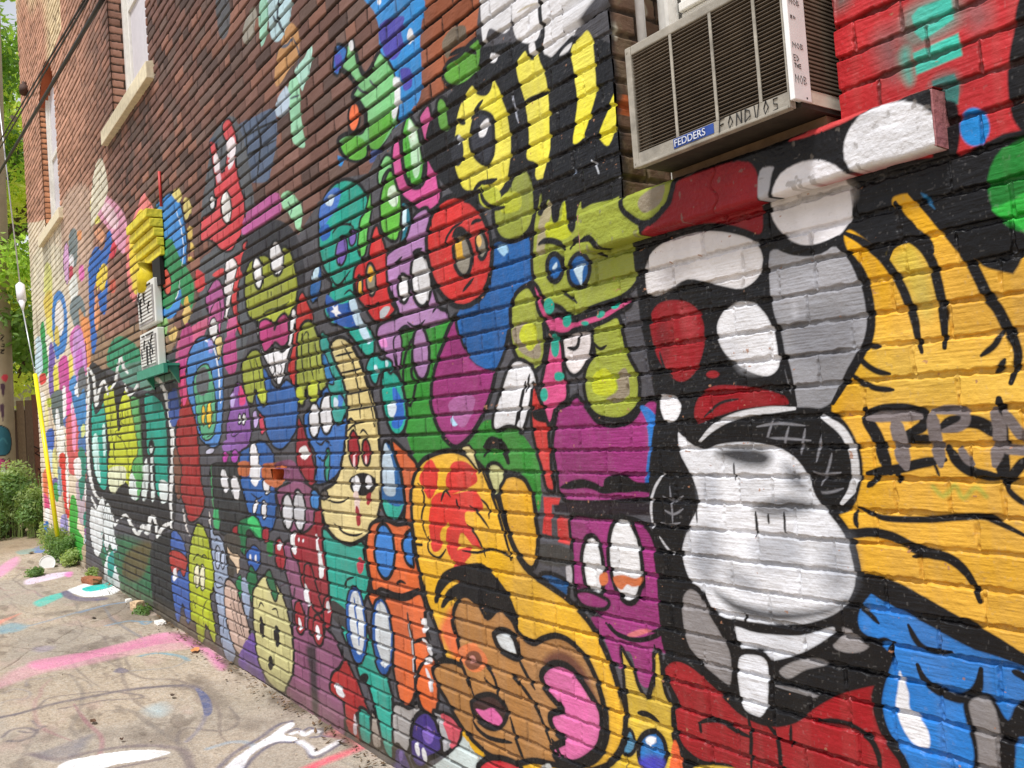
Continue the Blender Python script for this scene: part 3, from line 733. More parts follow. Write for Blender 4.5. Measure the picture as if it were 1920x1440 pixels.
g 232,240,232 25 ; 768 236 776 244 778 262 770 256
f LV 13 ; 726 520 724 482 736 468 752 456 764 440 772 410 784 396 800 390 806 410 802 440 806 500 812 540 824 576 838 584 842 610 838 640 830 652 820 636 812 624 800 616 790 620 776 624 762 612 748 622 742 640 748 668 746 690 738 706 726 690 722 668 712 650 706 632 710 612 724 602 742 596 748 586 738 560 730 545
e W 13 ; 756 541 11 27 -3
e W 14 ; 789 524 19 51 -4
s K 9 ; 764 604 776 612 790 608 798 600
s K 10 ; 738 496 746 490 754 482
s K 10 ; 772 478 780 470 792 466
s K 10 ; 812 586 818 576 824 578
f 225,140,205 ; 712 634 724 636 726 650 716 650
# green field around the teardrop
f G 0 ; 748 640 760 620 800 618 842 600 838 650 812 700 806 760 820 800 850 838 884 824 910 788 960 800 990 830 1012 880 1010 960 990 900 960 884 930 880 900 880 872 850 838 842 800 852 782 868 770 840 762 806 762 740 750 700
f G 12 ; 756 690 764 650 776 640 772 700 780 720 770 760 758 740
e LV 13 ; 789 662 16 50 -3
s K 12 ; 748 700 756 760 760 820
f LV 8 ; 738 640 748 626 754 640 750 690 742 680
f P 16 ; 846 606 858 590 872 610 882 640 896 680 920 672 930 690 920 740 906 776 886 812 858 838 838 828 820 800 808 762 808 730 814 694 830 646
f B 14 ; 922 458 950 446 992 440 1000 500 994 530 974 552 960 590 948 650 930 690 908 686 882 668 864 634 856 596 880 584 904 556 920 510
f B 0 ; 858 590 900 560 940 560 950 620 930 688 900 686 876 660
f 160,205,235 ; 930 462 946 458 952 470 944 480
e 165,205,232 ; 853 788 9 11
f 165,95,150 ; 840 760 866 740 890 748 878 790 862 800
# red ball
e 206,50,48 17 ; 861 471 61 105 -5
e 134,128,116 14 ; 867 478 17 40 -5
p 232,180,50 ; 852 460 866 446 868 484 854 486
e 134,128,116 12 ; 902 460 9.5 26 -3
e 232,190,110 ; 898 452 5 11
f K ; 848 446 854 428 866 424 878 434 880 446 862 440
s K 10 ; 833 462 840 442 852 426 868 416
s K 12 ; 884 420 892 414 902 413
s K 12 ; 869 546 877 536 888 522
# cream cob with a grid back
f CR 14 ; 618 650 630 634 646 634 660 648 672 672 684 702 694 730 702 762 710 810 714 860 715 910 712 950 704 980 694 1000 676 1013 656 1020 636 1014 618 996 606 970 601 940 606 920 624 908 636 886 644 850 650 800 650 752 642 710 628 680
s K 9 ; 640 640 660 680 670 720 676 784
s K 9 ; 656 644 678 690 692 740 702 800
s K 9 ; 628 668 644 664 662 660
s K 9 ; 636 700 656 696 680 690
s K 9 ; 648 740 668 736 694 730
s K 9 ; 650 770 676 766 700 762
s K 9 ; 650 810 664 796 680 792
s K 12 ; 696 730 708 790 712 850 714 910
e 150,30,42 10 ; 664 842 10 35 -3
e 235,200,205 ; 664 864 2 15
e 150,30,42 10 ; 687 848 8 25 -3
e 235,200,205 ; 687 862 2 8
s K 12 ; 652 790 660 786 668 806
s K 9 ; 676 812 682 806 690 815
e K ; 680 908 26 22
e W ; 667 908 7 16
e W ; 691 904 6 13
f 225,200,190 ; 662 926 671 924 674 960 672 975 666 960
f 150,30,42 ; 666 950 673 956 675 982 668 984
f 150,30,42 ; 686 930 696 924 692 946 686 944
s K 9 ; 612 936 630 942 644 940 652 932
s K 10 ; 626 980 644 998 664 1004 680 1000
e 92,86,80 8 ; 608 928 7 9
# white and blue leaf, teal drops
f T 14 ; 716 700 722 688 736 694 748 706 758 736 763 776 760 802 750 816 738 814 728 798 720 772 714 730
f 40,100,190 ; 736 726 750 740 758 770 754 796 744 804 734 796 738 760
f 214,228,240 ; 728 756 738 754 744 764 738 782 730 778
f 28,160,150 10 ; 686 690 694 668 704 664 716 674 726 672 736 680 734 700 724 694 712 700 706 720 698 716 692 700
e 200,225,235 ; 705 692 4 8
e 200,225,235 ; 725 682 4 6
f 30,92,150 13 ; 716 850 722 828 730 832 742 860 752 890 757 925 757 955 746 974 734 978 720 960 714 935 715 890
f 172,192,208 ; 716 870 722 832 730 846 738 880 742 916 738 930 722 926 717 900
f T ; 716 936 730 946 746 950 754 946 748 966 738 974 724 964
# orange set
f O 14 ; 734 826 746 832 764 850 782 872 778 900 770 930 772 975 766 985 758 980 758 930 752 890 742 860
f O 14 ; 690 1000 700 980 724 976 744 984 770 985 778 1030 788 1090 788 1110 770 1118 740 1114 716 1104 700 1110 692 1070 686 1030
f 38,158,140 14 ; 604 1000 612 992 628 1010 656 1022 678 1014 684 1040 692 1090 690 1110 682 1140 690 1180 706 1230 726 1270 736 1320 737 1380 736 1424 722 1410 712 1370 700 1320 690 1288 676 1272 664 1240 646 1196 636 1170 620 1130 614 1080
f 38,158,140 13 ; 672 1330 690 1336 696 1370 694 1398 676 1384
f 160,150,140 11 ; 696 1336 706 1350 716 1400 698 1396
f 62,60,60 ; 622 1126 640 1136 650 1150 650 1180 640 1174 624 1158
f O 13 ; 690 1110 720 1118 760 1124 786 1112 796 1140 800 1180 806 1220 822 1250 822 1300 816 1340 800 1336 788 1320 780 1290 776 1312 764 1326 752 1316 744 1290 738 1250 736 1210 726 1170 700 1140
s 40,34,36 16 ; 764 1150 770 1190 776 1240 778 1290
s 175,172,176 7 ; 766 1170 772 1210 777 1270
s K 14 ; 780 1290 784 1260 800 1236 820 1226
s K 12 ; 774 1206 786 1200 802 1196
s K 12 ; 790 1160 800 1180 808 1200
f W ; 791 1164 798 1160 802 1180 794 1186
f W ; 792 1200 798 1200 812 1222 808 1228
f W ; 796 1236 808 1232 812 1240 798 1246
f W ; 798 1256 803 1258 812 1290 808 1296
e 48,122,200 13 ; 721 1034 18.5 52 -3
f 48,122,200 12 ; 754 1020 762 1000 771 996 774 1030 776 1060 770 1062 760 1050
e 200,60,80 ; 676 1060 6 16
s K 11 ; 742 1096 750 1090 760 1094
s K 16 ; 694 1104 720 1116 752 1118 784 1104
s K 10 ; 646 1104 650 1088 664 1082
e 205,210,214 11 ; 668 1172 19 73 -4
e 30,85,158 ; 668 1172 18 71 -4
e 206,212,216 ; 669 1168 13.5 60 -4
s 30,85,158 10 ; 664 1120 668 1160 672 1190 674 1210
e 30,85,158 11 ; 717 1194 20 74 -4
e 206,212,216 ; 718 1190 14 62 -4
s 30,85,158 13 ; 702 1160 702 1200 710 1230 714 1240
e K ; 684 1270 8 8
s K 9 ; 690 1272 686 1282 692 1290
f 166,162,160 12 ; 736 1326 752 1322 768 1328 782 1318 788 1336 790 1350 776 1370 768 1400 758 1420 748 1396 738 1392
"""
ART_NEAR = """
# rough black band and bare window edge
f 20,21,26 ; 812 210 840 180 870 150 900 90 1120 70 1165 150 1180 300 1140 360 1000 380 880 380 800 300
f 92,158,52 14 ; 830 140 838 118 860 104 880 82 898 70 903 90 900 120 892 140 872 158 852 164 836 156
s K 16 ; 842 104 868 92 892 100
f 92,158,52 12 ; 818 200 826 182 836 190 840 214 842 240 834 250 822 240
f 110,98,82 ; 830 80 850 52 870 48 872 66 850 88 838 110
# white flames
f 222,222,226 ; 904 -20 956 -20 958 30 950 60 935 60 918 54 908 82 902 40
f 222,222,226 ; 962 0 970 -20 1006 -20 1008 18 1014 50 1008 72 996 80 982 80 966 70 960 40
f 222,222,226 ; 1022 60 1014 20 1016 -20 1110 -20 1104 12 1092 24 1086 44 1076 62 1056 82 1040 100 1030 106 1018 90
f W ; 992 84 1002 80 1004 100 994 102
f W ; 1018 78 1034 56 1040 60 1040 86 1028 100 1020 100
f W ; 1048 104 1060 88 1072 80 1064 96
f W ; 920 100 934 104 930 116 920 116
s K 14 ; 1010 -10 1014 30 1018 60 1016 90
s 180,170,150 6 ; 970 24 985 14 1006 6
# black and yellow bee face with stripes
f 20,21,26 ; 846 300 850 180 890 150 960 130 1000 250 1010 330 960 370 870 380
f YL 15 ; 850 250 856 210 868 180 882 158 890 158 896 172 910 174 918 164 924 144 934 156 944 180 954 210 960 250 960 300 952 340 936 364 912 368 900 358 876 362 862 350 852 320 848 285
f K ; 892 166 912 176 920 162 912 150
e 40,42,50 ; 858 282 12 30
e 200,205,215 ; 861 262 4 9
f 46,48,58 12 ; 882 260 890 216 904 210 922 220 926 250 924 290 912 308 896 300 886 284
f W ; 900 236 914 222 916 236 910 254 900 256
s K 14 ; 884 222 892 204 904 188
e K ; 864 228 9 6 30
s K 16 ; 888 354 900 344 918 340 930 336
f YL 0 ; 968 120 984 96 990 110 998 112 1006 98 1012 116 1022 142 1028 180 1030 230 1030 275 1022 320 1014 342 1004 330 1004 305 988 296 992 260 986 200 972 150
f YL 0 ; 1070 92 1090 66 1102 58 1112 84 1116 140 1116 180 1108 210 1100 240 1090 262 1074 268 1078 230 1082 180 1076 130
f YL 0 ; 1134 222 1150 180 1160 160 1163 200 1156 228 1142 272 1126 262 1124 250
s K 15 ; 984 190 1010 180 1026 172
s 200,205,215 6 ; 1108 300 1118 312 1124 334
s 150,165,190 7 ; 1050 330 1044 350
s 150,165,190 7 ; 1078 318 1070 350
s 190,195,205 7 ; 1108 370 1130 350 1160 332
s 170,175,190 6 ; 960 180 972 230
# lime shoulder lumps
f OL 14 ; 930 372 950 358 964 330 980 316 992 320 1000 346 1004 380 998 420 984 440 962 452 940 448 928 428 924 400
f LI ; 900 348 912 350 930 352 940 372 920 392 900 380
f LI ; 936 380 950 362 968 360 978 372 974 392 950 400 938 396
s K 14 ; 900 352 906 376 924 390 946 388
# olive character with blue eyes
f OL 16 ; 997 470 1000 420 1008 380 1016 352 1060 345 1110 352 1150 352 1176 362 1196 372 1204 400 1208 440 1210 486 1200 520 1184 544 1160 560 1130 570 1104 580 1080 594 1066 592 1056 580 1040 572 1020 574 1008 556 998 520
f 168,158,124 ; 1010 420 1020 392 1030 376 1034 400 1024 430 1020 470 1006 476
f LI ; 1022 420 1036 416 1050 414 1056 380 1062 372 1066 404 1074 414 1070 440 1050 450 1024 446
f K ; 1008 400 1014 376 1010 348 1000 340 1040 330 1100 325 1150 330 1176 350 1160 368 1140 376 1110 382 1090 392 1088 378 1080 400 1078 428 1070 436 1062 420 1058 378 1050 392 1046 414 1036 416 1032 384 1026 376 1016 404
e 26,95,165 15 ; 1040 502 15 26
e 26,95,165 16 ; 1085 507 20 32 5
f 200,225,240 ; 1076 500 1094 494 1092 510 1090 535 1084 524 1078 512
f 200,225,240 ; 1036 500 1044 492 1044 500 1036 506
s K 17 ; 1010 458 1020 452 1036 452 1050 458 1058 468
s K 19 ; 1068 466 1076 452 1092 446 1106 454 1118 468 1134 480
s K 12 ; 1052 546 1064 552 1074 560 1082 568
f OL 16 ; 1164 365 1170 342 1200 332 1240 332 1252 350 1250 378 1240 400 1222 416 1204 418 1184 408 1170 390
f 150,138,118 ; 1196 380 1206 362 1244 348 1240 376 1224 392 1206 398
f LI ; 1192 372 1196 360 1220 348 1212 366 1202 376
f OL 14 ; 956 600 958 572 970 548 990 536 1004 556 1014 584 1020 612 1022 648 1018 676 1006 694 994 698 978 686 962 656 956 628
f 150,138,118 ; 960 620 984 604 1010 640 1012 668 998 672 972 656
f LI ; 974 628 986 606 1004 612 1006 640 994 658 982 646
f OL 15 ; 1108 618 1130 600 1152 592 1164 600 1172 640 1182 672 1196 700 1200 730 1196 758 1182 776 1164 786 1140 786 1118 778 1104 762 1096 736 1096 704 1104 680 1114 664 1110 640
f LI ; 1112 706 1132 690 1148 706 1156 724 1148 738 1130 742 1112 734
f 150,138,118 ; 1156 704 1172 690 1180 720 1176 742 1150 756 1136 748 1158 732
s K 11 ; 1110 640 1124 654 1136 648
f 224,216,216 13 ; 1054 640 1062 628 1084 620 1106 622 1110 644 1104 670 1092 694 1076 704 1062 690 1056 664
s K 15 ; 1086 626 1084 646 1076 654 1064 652
f W 12 ; 924 792 932 754 946 708 958 680 974 674 990 682 1003 700 1006 726 996 752 988 784 978 812 968 802 950 800 930 808
s K 13 ; 984 716 976 760 966 802
s K 9 ; 992 702 986 736
f 206,52,48 11 ; 998 720 1006 736 1016 760 1028 790 1030 830 1034 880 1040 912 1036 922 1024 914 1016 880 1006 850 1000 820 996 780
f K ; 1000 768 1026 768 1026 792 1002 786
f 206,76,130 13 ; 1004 560 998 532 1008 540 1020 570 1034 594 1046 590 1062 598 1078 600 1100 592 1128 584 1156 568 1180 558 1182 572 1160 586 1134 602 1104 612 1078 618 1066 626 1050 628 1034 624 1052 640 1056 690 1064 730 1062 752 1044 764 1036 790 1028 794 1018 764 1012 736 1018 700 1026 660 1030 626 1022 606 1010 584
e T ; 1030 574 10 15
e T ; 1063 602 8 12 10
e T ; 1126 590 9 6 -30
e T ; 1154 574 8 5 -30
e T ; 1040 648 8 22
e T ; 1048 706 10 9
e T ; 1020 740 7 13
e T ; 1096 606 7 4
# magenta robot
f P 16 ; 1040 800 1044 770 1062 758 1080 742 1094 756 1120 790 1150 798 1184 786 1202 760 1216 748 1232 752 1246 772 1256 800 1262 840 1256 868 1246 892 1232 930 1180 940 1080 942 1052 930 1042 880 1036 840
f B2 ; 1199 764 1210 762 1226 776 1242 800 1252 830 1254 862 1242 880 1220 905 1210 906 1214 860 1216 824 1210 790
f K ; 1050 914 1068 902 1092 898 1112 904 1130 912 1134 898 1150 890 1176 892 1196 904 1240 906 1240 926 1196 922 1176 924 1156 924 1130 926 1100 916 1066 918
p 34,26,34 ; 1036 942 1240 944 1240 966 1120 966 1040 960
f P 15 ; 1068 980 1076 966 1120 970 1180 972 1214 990 1232 1030 1246 1080 1250 1130 1246 1168 1232 1184 1208 1190 1176 1186 1140 1168 1110 1150 1086 1130 1074 1090 1072 1030
e 222,222,224 17 ; 1112 1063 21 59 -5
e 222,222,224 17 ; 1173 1050 31 82 -7
f 214,112,58 ; 1124 1078 1138 1074 1140 1092 1130 1098 1124 1092
f 214,112,58 ; 1150 1082 1168 1078 1190 1084 1204 1082 1202 1096 1188 1100 1176 1096 1166 1106 1154 1096
s K 12 ; 1092 1118 1110 1128 1132 1122
p 200,48,46 ; 1018 932 1050 934 1046 946 1034 946 1034 1006 1016 1000 1020 960
p 200,48,46 ; 1045 968 1065 974 1067 1022 1046 1016
f 22,84,140 12 ; 1012 1078 1034 1076 1062 1090 1066 1110 1060 1128 1036 1120 1014 1104
f 175,172,176 ; 1060 1060 1070 1064 1072 1092 1064 1094
f P 13 ; 1078 1112 1100 1108 1130 1120 1142 1130 1134 1142 1112 1142 1090 1134
f P 0 ; 1108 1158 1150 1166 1192 1178 1238 1188 1262 1186 1280 1222 1264 1234 1236 1222 1222 1216 1228 1250 1224 1274 1212 1290 1196 1272 1184 1226 1170 1224 1166 1254 1150 1240 1136 1204
s K 16 ; 1136 1168 1160 1190 1200 1200 1240 1186 1250 1160
s K 11 ; 1142 1170 1150 1180 1162 1194
f 200,105,110 ; 1176 1190 1200 1180 1222 1182 1210 1188 1190 1194
s K 13 ; 1226 1210 1228 1250 1220 1284 1214 1300
f 60,58,56 ; 1012 1020 1070 1030 1070 1060 1014 1056
# big yellow loaf
f Y2 17 ; 782 880 800 858 840 845 876 854 906 880 930 926 946 976 964 1030 990 1072 1030 1100 1064 1124 1100 1160 1132 1212 1158 1280 1174 1344 1168 1396 1146 1428 1110 1446 900 1500 850 1300 824 1190 800 1130 780 1040 771 960 773 910
f Y 15 ; 934 910 944 896 962 890 984 900 998 930 1004 970 1008 1010 1006 1052 996 1066 980 1052 962 1020 946 970
f 222,205,140 8 ; 864 842 874 835 884 840 892 862 898 886 884 868
f 190,190,130 12 ; 912 880 924 868 938 874 946 896 938 914 930 932 922 914
s K 20 ; 908 838 924 824 940 836 950 862
f K ; 906 856 910 838 922 824 934 820 946 830 952 846 956 868 950 870 944 850 932 842 918 844 910 856
f 210,48,38 ; 786 896 800 866 812 864 822 890 816 920 806 936 796 920
f 210,48,38 ; 836 904 842 882 852 866 872 866 888 880 896 900 884 912 860 922 842 926
f 210,48,38 ; 806 944 822 924 850 926 890 920 906 950 890 960 874 960 872 976 884 996 896 1012 900 1030 886 1022 868 1000 862 1010 858 1034 846 1050 836 1020 840 980 826 1000 828 1026 812 1034 804 1000
f 210,48,38 ; 850 1040 862 1030 880 1026 884 1040 870 1060 866 1100 860 1110 852 1070
s K 9 ; 784 906 796 930 790 972 800 1010
s K 9 ; 802 1006 804 1034 822 1046 836 1030
s K 9 ; 826 940 834 920 844 932
s K 9 ; 854 936 858 956
s K 9 ; 880 948 900 966 918 990
s K 9 ; 902 936 914 950 918 972
s K 9 ; 876 984 896 1010 910 1044
s K 9 ; 868 1032 896 1036 924 1030 960 1046
s K 12 ; 900 880 920 920 940 980 958 1050
s K 10 ; 776 1020 792 1022
f K ; 813 1128 816 1100 828 1076 848 1064 874 1058 902 1056 924 1074 948 1104 964 1136 972 1172 952 1164 932 1156 916 1156 896 1130 880 1118 862 1118 842 1128 832 1140 826 1136 838 1108 858 1092 846 1090 828 1110 820 1130
g 232,110,52 20 ; 838 1150 852 1140 866 1180 872 1226 856 1240 836 1210 826 1180
# brown round-eared face
f BR 17 ; 856 1130 868 1116 884 1120 898 1136 914 1158 934 1142 958 1160 972 1186 998 1206 1016 1198 1040 1192 1064 1200 1094 1228 1116 1270 1132 1318 1138 1362 1132 1400 1110 1428 1070 1438 1030 1432 1000 1426 960 1432 916 1414 884 1386 858 1350 836 1310 816 1276 812 1254 826 1240 848 1240 866 1244 858 1200 848 1164
g 110,66,50 12 ; 1016 1240 1036 1222 1062 1224 1090 1250 1110 1290 1124 1324 1112 1310 1080 1266 1050 1242 1026 1250
f 222,106,166 19 ; 1014 1270 1024 1252 1042 1244 1064 1250 1084 1270 1104 1298 1126 1334 1128 1368 1124 1396 1108 1416 1084 1430 1062 1430 1044 1424 1034 1402 1046 1396 1056 1388 1042 1374 1032 1354 1034 1338 1054 1332 1044 1318 1026 1296
s K 14 ; 1034 1386 1044 1404 1056 1432
s K 15 ; 812 1252 830 1236 848 1240 868 1250 878 1280 888 1306
f 205,210,212 20 ; 926 1190 940 1182 960 1190 970 1214 972 1234 952 1228 936 1216
f 216,120,70 ; 860 1220 884 1206 906 1222 914 1240 902 1258 880 1256
e 116,70,50 ; 888 1238 16 18
e 215,150,140 ; 886 1236 6 7
s K 13 ; 905 1244 920 1258 930 1280 934 1310
s K 13 ; 908 1272 918 1284 932 1292
f 58,36,34 15 ; 884 1318 896 1306 920 1302 940 1314 950 1334 944 1356 928 1366 908 1360 890 1342
f 222,106,166 ; 892 1330 908 1332 920 1328 934 1338 942 1352 930 1362 912 1354
s K 14 ; 884 1342 896 1366 920 1384 960 1392
s K 13 ; 972 1236 986 1262 1004 1292
s K 14 ; 956 1262 984 1292 1006 1330 1024 1372 1036 1404
s K 13 ; 956 1346 970 1392 986 1432
f 190,202,200 0 ; 862 1378 890 1412 910 1430 900 1460 780 1460 806 1440 836 1418
f 200,48,58 18 ; 900 1446 904 1428 926 1420 960 1428 980 1446 960 1470
f 200,203,200 ; 1012 1440 1030 1432 1034 1450 1010 1460
f 60,44,118 16 ; 770 1372 778 1346 794 1334 812 1346 826 1370 836 1400 822 1414 802 1424 796 1440 780 1436 770 1412
e 112,84,168 ; 803 1378 10 17 -14
e W ; 783 1405 4 13 -12
e W ; 796 1416 4 14 -12
f 60,44,118 13 ; 738 1420 742 1402 754 1404 764 1420 772 1450 736 1450
e 112,84,168 ; 751 1418 5 9
f 166,166,170 14 ; 812 1336 824 1336 848 1344 862 1366 862 1384 846 1406 832 1412 826 1380
f 196,76,92 ; 826 1340 846 1346 862 1368 856 1392 846 1402 836 1370
# little yellow imp
f 206,172,44 14 ; 1164 1216 1176 1232 1188 1256 1198 1286 1212 1308 1222 1292 1226 1256 1226 1226 1236 1224 1242 1262 1248 1300 1262 1324 1270 1336 1262 1352 1262 1376 1272 1404 1300 1440 1320 1470 1110 1470 1150 1430 1170 1400 1176 1350 1172 1290
e 24,112,184 17 ; 1223 1409 27 38
g 62,60,170 9 ; 1200 1424 1224 1416 1246 1426 1240 1446 1206 1446
e W ; 1221 1388 9 8
s W 6 ; 1221 1392 1222 1402
s K 19 ; 1196 1337 1214 1340 1234 1354
f 70,130,165 12 ; 1170 1398 1180 1368 1190 1380 1190 1404 1180 1416 1170 1412
f 226,96,40 0 ; 1264 1388 1284 1416 1304 1438 1300 1460 1258 1460
"""
